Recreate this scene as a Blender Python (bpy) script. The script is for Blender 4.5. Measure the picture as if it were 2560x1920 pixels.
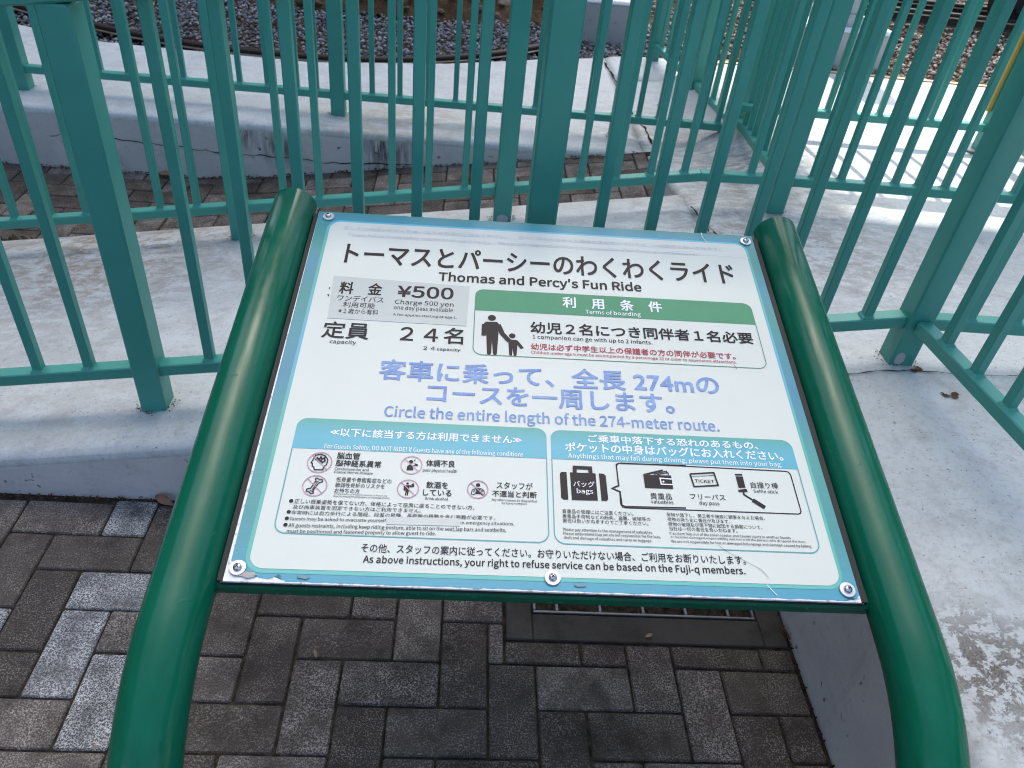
import bpy, bmesh, math, random, os
from mathutils import Vector, Matrix, noise
for o in list(bpy.data.objects): bpy.data.objects.remove(o)
SC = bpy.context.scene
COL = SC.collection
rnd = random.Random(7)

# ------------------------------------------------------------------ camera
cam_d = bpy.data.cameras.new('camera'); cam = bpy.data.objects.new('camera', cam_d); COL.objects.link(cam)
CX = Vector((0.99537097, -0.02630254, 0.09243818))      # camera right
CY = Vector((-0.05597338, 0.6232102, 0.78004873))       # camera up
CZ = Vector((-0.07812568, -0.78161194, 0.6188531))      # backwards
m = Matrix.Identity(4)
for i in range(3):
    m[i][0], m[i][1], m[i][2] = CX[i], CY[i], CZ[i]
m[0][3], m[1][3], m[2][3] = 0.0, 0.0, 1.45
cam.matrix_world = m
cam_d.sensor_width = 36.0; cam_d.lens = 36.0 * 1940 / 2560
cam_d.clip_start = 0.05; cam_d.clip_end = 2000
cam_d.dof.use_dof = True; cam_d.dof.focus_distance = 1.25; cam_d.dof.aperture_fstop = 11.0
SC.camera = cam

# ------------------------------------------------------------------ light
SUN_EL, SUN_AZ = math.radians(57), math.radians(-6)
world = bpy.data.worlds.new('World'); SC.world = world; world.use_nodes = True
wn = world.node_tree; wn.nodes.clear()
sky = wn.nodes.new('ShaderNodeTexSky'); sky.sky_type = 'NISHITA'; sky.sun_disc = False
sky.sun_elevation = SUN_EL; sky.sun_rotation = SUN_AZ; sky.air_density = 1.0; sky.dust_density = 4.0; sky.ozone_density = 1.0
bg = wn.nodes.new('ShaderNodeBackground'); bg.inputs[1].default_value = 0.15
wo = wn.nodes.new('ShaderNodeOutputWorld')
wn.links.new(sky.outputs[0], bg.inputs[0]); wn.links.new(bg.outputs[0], wo.inputs[0])
sd = bpy.data.lights.new('sun', 'SUN'); sd.energy = 2.0; sd.angle = math.radians(0.5); sd.color = (1.0, 0.95, 0.87)
sun = bpy.data.objects.new('sun', sd); COL.objects.link(sun)
to_sun = Vector((math.sin(SUN_AZ) * math.cos(SUN_EL), math.cos(SUN_AZ) * math.cos(SUN_EL), math.sin(SUN_EL)))
sun.rotation_euler = to_sun.to_track_quat('Z', 'Y').to_euler(); sun.location = (0, 0, 8)
vs = SC.view_settings; vs.view_transform = 'Standard'; vs.look = 'None'; vs.exposure = 1.42; vs.gamma = 1.0; vs.use_curve_mapping = False
SC.cycles.max_bounces = 8; SC.cycles.filter_width = 1.05

# ------------------------------------------------------------------ helpers
def tag(o, label=None, cat=None, group=None, kind=None):
    if label: o['label'] = label
    if cat: o['category'] = cat
    if group: o['group'] = group
    if kind: o['kind'] = kind
    return o
def empty(name, loc=(0, 0, 0)):
    o = bpy.data.objects.new(name, None); o.empty_display_size = 0.1; COL.objects.link(o); o.location = loc; return o
def mesh(name, verts, faces, mat=None, parent=None, smooth=False, mats=None, fm=None):
    me = bpy.data.meshes.new(name); me.from_pydata([tuple(v) for v in verts], [], faces)
    for mm in (mats or ([mat] if mat else [])): me.materials.append(mm)
    if fm:
        for i, p in enumerate(me.polygons): p.material_index = fm[i]
    if smooth:
        for p in me.polygons: p.use_smooth = True
    me.update()
    o = bpy.data.objects.new(name, me); COL.objects.link(o)
    if parent: o.parent = parent
    return o
def link(name, me, parent=None, mw=None):
    o = bpy.data.objects.new(name, me); COL.objects.link(o)
    if parent: o.parent = parent
    if mw is not None: o.matrix_world = mw; o.matrix_local = mw
    return o
class MB:
    def __init__(s): s.v = []; s.f = []
    def add(s, v, f):
        n = len(s.v); s.v += [Vector(a) for a in v]; s.f += [tuple(i + n for i in q) for q in f]
    def box(s, x0, x1, y0, y1, z0, z1, c=0.0):
        """box; c = chamfer of every vertical and top edge"""
        if c <= 0:
            s.add([(x0,y0,z0),(x1,y0,z0),(x1,y1,z0),(x0,y1,z0),(x0,y0,z1),(x1,y0,z1),(x1,y1,z1),(x0,y1,z1)],
                  [(0,3,2,1),(4,5,6,7),(0,1,5,4),(1,2,6,5),(2,3,7,6),(3,0,4,7)]); return
        ring = lambda i, z: [(x0+i+c,y0+i,z),(x1-i-c,y0+i,z),(x1-i,y0+i+c,z),(x1-i,y1-i-c,z),(x1-i-c,y1-i,z),(x0+i+c,y1-i,z),(x0+i,y1-i-c,z),(x0+i,y0+i+c,z)]
        v = ring(0, z0) + ring(0, z1 - c) + ring(c * .7, z1)
        f = [tuple(range(7, -1, -1)), tuple(range(16, 24))]
        for k in (0, 8):
            for i in range(8): f.append((k+i, k+(i+1) % 8, k+8+(i+1) % 8, k+8+i))
        s.add(v, f)
    def beam(s, a, b, w, h, up=(0, 0, 1), c=0.0025):
        """bar from a to b, w wide, h tall, edges chamfered by c"""
        a, b = Vector(a), Vector(b); d = (b - a).normalized(); sx = d.cross(Vector(up)).normalized(); sz = sx.cross(d).normalized()
        pr = [(-w/2+c,-h/2),(w/2-c,-h/2),(w/2,-h/2+c),(w/2,h/2-c),(w/2-c,h/2),(-w/2+c,h/2),(-w/2,h/2-c),(-w/2,-h/2+c)]
        v = [p + sx * q[0] + sz * q[1] for p in (a, b) for q in pr]
        f = [tuple(range(7, -1, -1)), tuple(range(8, 16))] + [(i, (i+1) % 8, 8+(i+1) % 8, 8+i) for i in range(8)]
        s.add(v, f)
    def build(s, name, mat, parent=None, smooth=False): return mesh(name, s.v, s.f, mat, parent, smooth)
def interp(x, xs, ys):
    if x <= xs[0]: return ys[0]
    for i in range(1, len(xs)):
        if x <= xs[i]: return ys[i-1] + (ys[i]-ys[i-1]) * (x-xs[i-1]) / (xs[i]-xs[i-1])
    return ys[-1]

# ------------------------------------------------------------------ materials
class NT:
    def __init__(s, name):
        s.m = bpy.data.materials.new(name); s.m.use_nodes = True; s.t = s.m.node_tree; s.b = s.t.nodes['Principled BSDF']
    def n(s, typ, **k):
        q = s.t.nodes.new(typ)
        for a, v in k.items():
            if a.startswith('i_'): q.inputs[int(a[2:]) if a[2:].isdigit() else a[2:]].default_value = v
            else: setattr(q, a, v)
        return q
    def l(s, a, b): s.t.links.new(a, b)
    def coord(s, kind='Object'): return s.n('ShaderNodeTexCoord').outputs[kind]
    def geo(s): return s.n('ShaderNodeNewGeometry').outputs['Position']
    def noise(s, vec, scale, detail=4, rough=.55, dist=0):
        q = s.n('ShaderNodeTexNoise'); q.inputs['Scale'].default_value = scale; q.inputs['Detail'].default_value = detail
        q.inputs['Roughness'].default_value = rough; q.inputs['Distortion'].default_value = dist; s.l(vec, q.inputs['Vector']); return q.outputs['Fac']
    def ramp(s, fac, stops, interp_='LINEAR'):
        q = s.n('ShaderNodeValToRGB'); q.color_ramp.interpolation = interp_; e = q.color_ramp.elements
        while len(e) > 1: e.remove(e[-1])
        for i, (p, c) in enumerate(stops):
            if not isinstance(c, tuple): c = (c, c, c)
            el = e[0] if i == 0 else e.new(p)
            el.position = p; el.color = (*c, 1)
        s.l(fac, q.inputs[0]); return q.outputs[0]
    def mix(s, fac, a, b, mode='MIX'):
        q = s.n('ShaderNodeMixRGB', blend_type=mode)
        for i, v in ((0, fac), (1, a), (2, b)):
            if hasattr(v, 'is_linked') or hasattr(v, 'links'): s.l(v, q.inputs[i])
            elif i == 0: q.inputs[0].default_value = v
            else: q.inputs[i].default_value = (*v, 1) if isinstance(v, tuple) else (v, v, v, 1)
        return q.outputs[0]
    def math(s, op, a, b=0.0):
        q = s.n('ShaderNodeMath', operation=op)
        for i, v in ((0, a), (1, b)):
            if hasattr(v, 'links'): s.l(v, q.inputs[i])
            else: q.inputs[i].default_value = v
        return q.outputs[0]
    def scale(s, vec, v3):
        q = s.n('ShaderNodeMapping'); q.inputs['Scale'].default_value = v3; s.l(vec, q.inputs[0]); return q.outputs[0]
    def bump(s, h, strength=.3, dist=.01):
        q = s.n('ShaderNodeBump'); q.inputs['Strength'].default_value = strength; q.inputs['Distance'].default_value = dist
        s.l(h, q.inputs['Height']); s.l(q.outputs[0], s.b.inputs['Normal'])
    def out(s, col=None, rough=.6, metal=0.0, spec=.5, coat=0.0):
        if col is not None:
            if isinstance(col, tuple): s.b.inputs['Base Color'].default_value = (*col, 1)
            else: s.l(col, s.b.inputs['Base Color'])
        if hasattr(rough, 'links'): s.l(rough, s.b.inputs['Roughness'])
        else: s.b.inputs['Roughness'].default_value = rough
        s.b.inputs['Metallic'].default_value = metal; s.b.inputs['Specular IOR Level'].default_value = spec
        s.b.inputs['Coat Weight'].default_value = coat; s.b.inputs['Coat Roughness'].default_value = .12
        return s.m
def simple(name, col, rough=.6, metal=0.0, spec=.5): return NT(name).out(col, rough, metal, spec)

def mat_fence():
    q = NT('teal_fence_paint'); g = q.geo()
    big = q.noise(g, 7, 5, .6); fine = q.noise(g, 90, 4, .6); oi = q.n('ShaderNodeObjectInfo').outputs['Random']
    c = q.mix(q.ramp(big, [(.3, 0), (.75, 1)]), (.038, .255, .205), (.052, .305, .240))
    c = q.mix(q.ramp(oi, [(0, 0), (1, .35)]), c, (.045, .300, .250))
    c = q.mix(q.ramp(fine, [(.68, 0), (.74, .45)]), c, (.028, .095, .085))
    q.bump(q.noise(g, 260, 3, .6), .10, .002)
    return q.out(c, q.ramp(big, [(.3, .34), (.7, .5)]), 0, .5)
def mat_post():
    q = NT('green_pipe_paint'); g = q.coord(); n1 = q.noise(q.scale(g, (6, 1.2, 6)), 6, 5, .65); n2 = q.noise(g, 150, 3, .6)
    c = q.mix(q.ramp(n1, [(.3, 0), (.7, 1)]), (.0015, .086, .045), (.003, .112, .062))
    c = q.mix(q.ramp(n2, [(.76, 0), (.79, .6)]), c, (.05, .09, .08))
    bp = q.mix(.35, q.noise(q.scale(g, (22, 2.0, 22)), 3, 3, .5), q.noise(g, 30, 2, .5)); dents = q.ramp(q.noise(g, 48, 2, .5), [(.70, 0), (.75, 1)])
    q.bump(q.mix(.25, bp, dents), .20, .004)
    return q.out(c, q.ramp(q.noise(q.scale(g, (9, 1.5, 9)), 6, 5, .6), [(.35, .13), (.7, .32)]), 0, .24)
def mat_concrete(name, a, b, flake=None, streak=True, grime=()):
    q = NT(name); g = q.geo()
    n1 = q.noise(q.scale(g, (1.2, 3.2, 1)), 2.6, 7, .68, .6); n2 = q.noise(g, 38, 6, .7); n3 = q.noise(q.scale(g, (5, 26, 9)), 3.5, 6, .7, .8)
    c = q.mix(q.ramp(n1, [(.32, 0), (.68, 1)]), a, b)
    c = q.mix(q.ramp(n3, [(.56, 0), (.70, .38)]), c, (.33, .30, .26))
    c = q.mix(q.ramp(q.noise(g, 11, 8, .78, .4), [(.50, 0), (.64, .42)]), c, (.27, .265, .26))
    c = q.mix(q.ramp(q.noise(g, 75, 6, .75), [(.50, 0), (.66, .35)]), c, (.24, .235, .23))
    c = q.mix(q.ramp(n2, [(.64, 0), (.69, .5)]), c, (.36, .35, .34))
    sp = q.noise(g, 130, 3, .5); c = q.mix(q.ramp(sp, [(.665, 0), (.70, .75)]), c, (.13, .12, .11))
    def blob(pos, rad, soft):
        v = q.n('ShaderNodeVectorMath', operation='DISTANCE'); q.l(g, v.inputs[0]); v.inputs[1].default_value = pos
        return q.ramp(q.math('DIVIDE', v.outputs['Value'], rad), [(max(0, 1-soft), 1.0), (1.0, 0.0)])
    for pos, rad, amt, col in grime:
        mk = q.math('MULTIPLY', blob(pos, rad, .8), q.ramp(q.noise(q.scale(g, (2.6, 4.2, 2)), 6, 9, .78, .4), [(.43, 0), (.57, amt)]))
        c = q.mix(mk, c, col)
    if flake:
        h = None
        for pos, rad in flake:
            bl = blob(pos, rad, .7); mk = q.math('MULTIPLY', bl, q.ramp(q.noise(g, 40, 8, .75, .3), [(.475, 0), (.515, 1)]))
            c = q.mix(mk, c, q.mix(q.ramp(q.noise(g, 300, 3, .6), [(.4, 0), (.6, 1)]), (.055, .048, .038), (.16, .145, .12)))
            h = mk
    bb = q.mix(.6, n2, q.noise(g, 200, 4, .6)); 
    q.bump(q.mix(.4, bb, q.noise(g, 14, 6, .7)), .28, .005)
    return q.out(c, q.ramp(n1, [(.3, .42), (.7, .68)]), 0, .4)
def mat_face(name, a, b, drips=()):
    q = NT(name); g = q.geo(); n1 = q.noise(g, 3.2, 7, .65, .4)
    c = q.mix(q.ramp(n1, [(.35, 0), (.66, 1)]), a, b)
    c = q.mix(q.ramp(q.noise(g, 34, 5, .6), [(.66, 0), (.69, .85)]), c, (.05, .05, .05))
    c = q.mix(q.ramp(q.noise(g, 15, 8, .8), [(.56, 0), (.66, .25)]), c, (.22, .21, .20))
    c = q.mix(q.ramp(q.noise(q.scale(g, (9, 9, .6)), 2.2, 6, .7), [(.62, 0), (.74, .3)]), c, (.16, .16, .16))
    for pos, rad in drips:
        v = q.n('ShaderNodeVectorMath', operation='DISTANCE'); q.l(g, v.inputs[0]); v.inputs[1].default_value = pos
        mk = q.math('MULTIPLY', q.ramp(q.math('DIVIDE', v.outputs['Value'], rad), [(.2, 1.0), (1.0, 0.0)]), q.ramp(q.noise(q.scale(g, (22, 3, 2.5)), 3, 6, .7), [(.38, 0), (.55, .9)]))
        c = q.mix(mk, c, (.045, .045, .04))
    q.bump(q.mix(.5, q.noise(g, 60, 5, .7), q.noise(g, 9, 4, .5)), .6, .008)
    return q.out(c, .6, 0, .35)
def mat_brick(name, dark, light, grains, thr):
    q = NT(name); g = q.geo(); oi = q.n('ShaderNodeObjectInfo').outputs['Random']
    base = q.mix(q.ramp(q.noise(g, 9, 5, .6), [(.3, 0), (.7, 1)]), dark, light)
    base = q.mix(q.ramp(oi, [(0, .0), (1, .6)]), base, tuple(x * 1.8 for x in light))
    gr = q.mix(.5, q.noise(g, 520, 2, .5), q.noise(g, 270, 2, .5))
    sel = q.ramp(gr, [(thr, 0), (thr + .09, 1)])
    cov = q.ramp(q.noise(g, 16, 5, .7), [(.34, .12), (.64, 1)])
    c = q.mix(q.math('MULTIPLY', sel, cov), base, grains)
    c = q.mix(q.ramp(q.noise(g, 4.2, 6, .75), [(.47, 0), (.66, .72)]), c, tuple(x * .5 for x in dark))
    q.bump(q.mix(.5, gr, q.noise(g, 60, 4, .6)), .8, .004)
    return q.out(c, .85, 0, .25)
M = {}
M['fence'] = mat_fence(); M['pipe'] = mat_post()
M['platform'] = mat_concrete('white_painted_concrete', (.440, .482, .485), (.530, .575, .570),
    flake=[((.86, .66, .46), .17), ((1.02, .62, .46), .15), ((1.0, .36, .46), .2), ((.92, .48, .46), .12)],
    grime=[((1.0, 2.2, .36), .70, .7, (.17, .15, .13)), ((1.1, 2.95, .3), .6, .8, (.18, .16, .14)), ((.85, 3.5, .2), .5, .6, (.22, .20, .17)), ((-.3, 3.35, .2), .5, .7, (.30, .26, .18)), ((1.5, 2.1, .36), .6, .3, (.25, .24, .23)), ((-1.2, 2.42, .05), .8, .95, (.26, .215, .16)), ((.1, 2.45, .2), .5, .6, (.40, .37, .33)), ((.2, 4.2, .2), 1.3, .3, (.42, .38, .33)), ((-1.0, 1.42, .15), .6, .35, (.40, .36, .31))])
M['face'] = mat_face('weathered_concrete_face', (.52, .51, .51), (.62, .61, .60), drips=[((-.33, 3.22, .13), .15), ((-.78, 3.22, .10), .10), ((-1.55, 3.22, -.05), .14), ((-.95, 3.22, .15), .10)])
M['brick'] = mat_brick('dark_granite_paver', (.030, .024, .019), (.052, .044, .037), (.24, .22, .195), .50)
M['brick_mid'] = mat_brick('mid_granite_paver', (.040, .033, .027), (.072, .062, .053), (.34, .315, .285), .475)
M['brick_light'] = mat_brick('light_granite_paver', (.046, .047, .046), (.090, .093, .093), (.62, .64, .63), .46)
def mat_soil():
    q = NT('joint_soil'); g = q.geo(); c = q.mix(q.ramp(q.noise(g, 60, 5, .6), [(.4, 0), (.65, 1)]), (.018, .015, .011), (.055, .045, .032))
    q.bump(q.noise(g, 200, 4, .6), .8, .004); return q.out(c, .95, 0, .1)
M['soil'] = mat_soil()
def mat_stone(name, a, b, c_):
    q = NT(name); isl = q.n('ShaderNodeNewGeometry').outputs['Random Per Island']
    c = q.ramp(isl, [(0, a), (.5, b), (1, c_)]); g = q.geo()
    c = q.mix(q.ramp(q.noise(g, 120, 4, .6), [(.45, 0), (.7, .4)]), c, (.04, .035, .03))
    return q.out(c, .85, 0, .3)
M['ballast'] = mat_stone('ballast_stone', (.08, .078, .08), (.16, .16, .17), (.34, .34, .35))
M['ballast_warm'] = mat_stone('warm_ballast_stone', (.09, .075, .065), (.20, .175, .15), (.38, .35, .31))
def mat_dirt():
    q = NT('brown_earth'); g = q.geo(); c = q.ramp(q.noise(g, 6, 8, .7, .3), [(.3, (.035, .022, .012)), (.5, (.11, .065, .035)), (.7, (.19, .13, .075))])
    q.bump(q.noise(g, 20, 8, .75), 1.0, .05); return q.out(c, .95, 0, .1)
M['dirt'] = mat_dirt()
M['ground'] = simple('asphalt', (.05, .05, .052), .9)
M['iron'] = NT('rusty_rail').out((.028, .020, .015), .5, .4); M['polish'] = simple('worn_steel', (.42, .38, .34), .35, .9)
M['steel'] = simple('stainless_steel', (.62, .61, .60), .22, 1.0); M['washer'] = simple('weathered_washer', (.55, .55, .56), .42, .75)
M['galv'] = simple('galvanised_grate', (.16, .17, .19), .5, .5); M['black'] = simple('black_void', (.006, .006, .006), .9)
M['gap_shade'] = simple('dark_gap_shade', (.012, .016, .013), .7)
# ================================================================== SETTING
def ramp_z(x): return max(-.12, .27 + .155 * x)
def right_z(y): return interp(y, [.3, 1.45, 2.42, 3.3], [.455, .43, .340, .20])
def sstep(a, b, x):
    t = max(0, min(1, (x-a)/(b-a))); return t*t*(3-2*t)
def H(x, y):
    if y < 2.58 and x < 1.5: return min(ramp_z(x) - max(0, min(.065, .057*(y-1.45))), right_z(min(y, 2.42)))
    lo = right_z(y); hi = .340
    t = sstep(.98, 1.34, x) * sstep(2.42, 2.75, y)
    return lo + (hi-lo)*t
def path_z(x): return interp(x, [-1.1, -.85, -.3, .6, .9], [-.055, -.03, .055, .185, .235])
NV = lambda x, y, s=1.0: noise.noise(Vector((x * s, y * s, 3.1)))

# asphalt far below and around everything
mesh('ground', [(-300, -300, -.30), (300, -300, -.30), (300, 300, -.30), (-300, 300, -.30)], [(0, 1, 2, 3)], M['ground'])['kind'] = 'structure'

plat = empty('concrete_platform'); plat['kind'] = 'structure'
def slab(name, xs, ys, zf, yfun=None):
    """sheet over a grid with skirts 0.5 m down; rounded shoulder at the border; faces painted, sides bare"""
    V = []; F = []; FM = []; nx, ny = len(xs), len(ys)
    P = lambda i, j: (xs[i], (yfun(xs[i], ys[j]) if yfun else ys[j]))
    for j in range(ny):
        for i in range(nx):
            x, y = P(i, j); z = zf(x, y)
            edge = (i in (0, nx-1)) or (j in (0, ny-1))
            V.append((x, y, z - (.009 if edge else 0) + .0012 * NV(x, y, 9)))
    for j in range(ny-1):
        for i in range(nx-1): F.append((j*nx+i, j*nx+i+1, (j+1)*nx+i+1, (j+1)*nx+i)); FM.append(0)
    loop = [(i, 0) for i in range(nx)] + [(nx-1, j) for j in range(1, ny)] + [(i, ny-1) for i in range(nx-2, -1, -1)] + [(0, j) for j in range(ny-2, 0, -1)]
    cx = sum(xs)/nx; n0 = len(V); top = []; 
    for (i, j) in loop:
        x, y = P(i, j); top.append(j*nx+i)
        V.append((x, y, V[j*nx+i][2] - .022)); V.append((x, y, -.45))
    n = len(loop)
    for k in range(n):
        a, b = k, (k+1) % n
        F.append((top[b], top[a], n0+2*a, n0+2*b)); FM.append(0)
        F.append((n0+2*b, n0+2*a, n0+2*a+1, n0+2*b+1)); FM.append(1)
    o = mesh(name, V, F, parent=plat, mats=[M['platform'], M['face']], fm=FM, smooth=True)
    for p in o.data.polygons:
        if p.material_index == 1: p.use_smooth = False
    return o
fr = lambda a, b, n: [a + (b-a)*i/n for i in range(n+1)]
def edged(a, b, n): return [a, a + .034] + [q for q in fr(a, b, n)[1:-1] if a + .05 < q < b - .05] + [b - .034, b]
slab('ramp_slab', edged(-3.0, .778, 38), edged(1.312, 2.572, 14), H)
slab('landing_slab', [.780, .815] + fr(.84, 6.0, 1)[:1] + fr(.84, 6.0, 52)[1:-1] + [5.99, 6.0], [-2.5, -2.488] + fr(-2.49, 4.29, 68)[1:-1] + [4.256, 4.29], H,
     lambda x, y: y)
def back_y(x): return interp(x, [-3, -1.9, -.8, -.11, .39, .9, 1.5, 6], [4.6, 4.16, 4.12, 4.30, 4.53, 4.72, 4.80, 4.80])
def far_y(x, t):
    y0 = 3.222
    y1 = back_y(x)
    return y0 + (y1 - y0) * t
slab('track_side_slab', edged(-3.2, .778, 40), [0, .036, .1, .3, .5, .7, .9, .975, 1.0], lambda x, y: .20, far_y)
slab('corner_slab', edged(.780, 1.22, 6), [0, .012, .3, .6, .985, 1.0], lambda x, y: .20, lambda x, t: 4.292 + (back_y(x)-4.292)*t)
# landing fills the gap between the end of the brick path and the landing slab edge
# curved flare where the brick path meets the landing
# painted orange edge line along the tracks
v = []; f = []
xs = fr(1.3, 5.9, 24)
for x in xs: v += [(x, 4.215, .3455), (x, 4.250, .3445)]
for i in range(len(xs)-1): f.append((2*i, 2*i+2, 2*i+3, 2*i+1))
mesh('edge_line', v, f, simple('faded_orange_paint', (.72, .40, .22), .7), plat)
# cracks in the painted concrete
def crack(pts, w, name='crack'):
    P = []
    for a, b in zip(pts[:-1], pts[1:]):
        n = max(2, int((Vector(b) - Vector(a)).length / .022))
        for i in range(n):
            t = i / n; P.append((a[0] + (b[0]-a[0])*t + rnd.uniform(-.004, .004), a[1] + (b[1]-a[1])*t + rnd.uniform(-.004, .004)))
    P.append(pts[-1]); v = []; f = []
    for i, p in enumerate(P):
        q = P[min(i+1, len(P)-1)]; r = P[max(i-1, 0)]; d = Vector((q[0]-r[0], q[1]-r[1])).normalized(); nn = Vector((-d.y, d.x))
        ww = w * rnd.uniform(.25, 1.2)
        for sg in (1, -1):
            x, y = p[0] + nn.x*ww*sg, p[1] + nn.y*ww*sg; v.append((x, y, H(x, y) + .0026))
    for i in range(len(P)-1): f.append((2*i, 2*i+1, 2*i+3, 2*i+2))
    return mesh(name, v, f, M['soil'], plat)
crack([(.762, 4.56), (.775, 4.36), (.785, 4.18), (.80, 3.65), (.83, 3.56), (.834, 3.35)], .006)
crack([(.783, 2.44), (.795, 2.31), (.80, 2.18), (.80, 1.9), (.86, 1.6), (.90, 1.43)], .0030)
crack([(.90, 1.415), (1.02, 1.418), (1.16, 1.419), (1.31, 1.421), (1.6, 1.43)], .0022)
crack([(.795, 2.31), (.83, 2.1), (.84, 1.95)], .0022)
crack([(.95, 3.9), (1.02, 3.7), (1.1, 3.62)], .004)
def stain(x, y, r, mat, par, n=9, name='rust_stain'):
    v = []; ff = []
    for k in range(5):
        cx, cy = x + rnd.gauss(0, r*.6), y + rnd.gauss(0, r*.35); rr = r * rnd.uniform(.2, .6); s = len(v)
        ang = rnd.random()
        for i in range(n):
            a = 2*math.pi*i/n + ang; q = rr * rnd.uniform(.6, 1.25); px, py = cx + q*math.cos(a), cy + q*.7*math.sin(a); v.append((px, py, H(px, py) + .0025 + .0002*k))
        ff.append(tuple(range(s, s+n)))
    return mesh(name, v, ff, mat, par)
M['rust'] = simple('rust', (.085, .032, .012), .9)
stain(1.10, 1.425, .022, M['rust'], plat); stain(1.118, 1.335, .020, M['rust'], plat); stain(1.16, .98, .016, M['rust'], plat)

# ---- brick paving: herringbone of 0.198 x 0.0985 pavers
brick_cache = {}
def brick_mesh(w, d, mk):
    k = (round(w, 3), round(d, 3), mk)
    if k not in brick_cache:
        b = MB(); g = .0022; b.box(-w/2+g, w/2-g, -d/2+g, d/2-g, -.035, 0, .0035)
        me = bpy.data.meshes.new('paver'); me.from_pydata([tuple(x) for x in b.v], [], b.f); me.materials.append(M[mk]); me.update(); brick_cache[k] = me
    return brick_cache[k]
def lay(parent, x0, x1, y0, y1, zf, light, ox, oy, hole=None, seed=1, ins=None):
    r = random.Random(seed); mod = .0985
    i0, i1 = int((x0-ox)/mod) - 2, int((x1-ox)/mod) + 2; j0, j1 = int((y0-oy)/mod) - 2, int((y1-oy)/mod) + 2
    for i in range(i0, i1):
        for j in range(j0, j1):
            s = (i + j) % 4
            if s == 1: rc = [ox+i*mod, ox+(i+1)*mod, oy+j*mod, oy+(j+2)*mod]
            elif s == 3: rc = [ox+i*mod, ox+(i+2)*mod, oy+j*mod, oy+(j+1)*mod]
            else: continue
            rc = [max(rc[0], x0), min(rc[1], x1), max(rc[2], y0), min(rc[3], y1)]
            if hole and rc[1]-rc[0] > 0 and rc[3]-rc[2] > 0 and rc[0] < hole[1] and rc[1] > hole[0] and rc[2] < hole[3] and rc[3] > hole[2]:
                xm = max(rc[0], hole[0]); pcs = [[rc[0], hole[0], rc[2], rc[3]], [hole[1], rc[1], rc[2], rc[3]], [xm, min(rc[1], hole[1]), rc[2], hole[2]], [xm, min(rc[1], hole[1]), hole[3], rc[3]]]
            else: pcs = [rc]
            rcs = [q for q in pcs if q[1]-q[0] > .018 and q[3]-q[2] > .018]
            for rc in rcs: place(parent, rc, i, j, r, light, zf)
def place(parent, rc, i, j, r, light, zf):
    if 1:
        if 1:
            w, d = rc[1]-rc[0], rc[3]-rc[2]
            u = r.random(); mk = 'brick'
            if (i, j) in light: mk = 'brick_light'
            elif (i, j) in ((-1, 2), (2, 1), (0, 3)): mk = 'brick_mid'
            elif light and -13 < i < 8 and -3 < j < 6: mk = 'brick_mid' if u < .40 else 'brick'
            else: mk = 'brick_mid' if u < .30 else 'brick'
            cx, cy = (rc[0]+rc[1])/2, (rc[2]+rc[3])/2; e = .05
            sx = (zf(cx+e) - zf(cx-e)) / (2*e)
            mw = Matrix.Translation((cx, cy, zf(cx) + r.uniform(-.0016, .0014))) @ Matrix.Rotation(-math.atan(sx) + r.gauss(0, .004), 4, 'Y') @ Matrix.Rotation(r.gauss(0, .004), 4, 'X') @ Matrix.Rotation(r.gauss(0, .006), 4, 'Z')
            link('paver', brick_mesh(w, d, mk), parent, mw)
HOLE = (.143, .776, .951, 1.309)
pave = mesh('pavement', [(-3.2, -.6, -.0048), (.779, -.6, -.0048), (.779, 1.311, -.0048), (-3.2, 1.311, -.0048)], [(0, 1, 2, 3)], M['soil']); pave['kind'] = 'structure'
lay(pave, -1.75, .772, .12, 1.303, lambda x: 0.0, {(-8, 3), (-8, 1), (-7, 0), (-8, 5), (-11, 2), (-3, -2)}, .0095, .70, HOLE, 3)
back = empty('brick_path'); back['kind'] = 'structure'
v = []; f = []
xs = fr(-3.0, .82, 40)
for x in xs: v += [(x, 2.56, path_z(x) - .0048), (x, 3.23, path_z(x) - .0048)]
for i in range(len(xs)-1): f.append((2*i, 2*i+2, 2*i+3, 2*i+1))
mesh('joint_bed', v, f, M['soil'], back)
lay(back, -2.2, .775, 2.58, 3.215, path_z, {}, .03, 2.46, None, 5)
def mulch(name, pts_fn, n, par, mat, size=(.004, .014)):
    b = MB()
    for k in range(n):
        p, up = pts_fn(); s = rnd.uniform(*size); a = rnd.random()*6.28; d = Vector((math.cos(a), math.sin(a), rnd.uniform(-.3, .3))) * s; e = Vector((-d.y, d.x, 0)) * rnd.uniform(.25, .6)
        P = Vector(p) + Vector((0, 0, rnd.uniform(.001, .006)))
        b.add([P-d, P+e, P+d, P-e, P + Vector((0, 0, s*.5))], [(0, 1, 4), (1, 2, 4), (2, 3, 4), (3, 0, 4), (0, 3, 2, 1)])
    o = b.build(name, mat, par); o['kind'] = 'stuff'; return o
M['mulch'] = simple('dead_leaf_litter', (.075, .042, .022), .9)
mulch('leaf_litter', lambda: ((rnd.uniform(-2, .76), 2.58 + abs(rnd.gauss(0, .016)), path_z(0) * 0 + 0), 0) , 1, back, M['mulch'])
def l1():
    x = rnd.uniform(-2.0, .76); return (x, 2.576 + abs(rnd.gauss(0, .014)), path_z(x)), 0
def l2():
    x = rnd.uniform(-2.0, .76); return (x, 3.218 - abs(rnd.gauss(0, .016)), path_z(x)), 0
def l3():
    x = rnd.uniform(-1.7, .7); return (x, 1.306 - abs(rnd.gauss(0, .006)), 0), 0
def l4():
    y = rnd.uniform(.2, 1.3); return (.776 - abs(rnd.gauss(0, .005)), y, 0), 0
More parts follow.
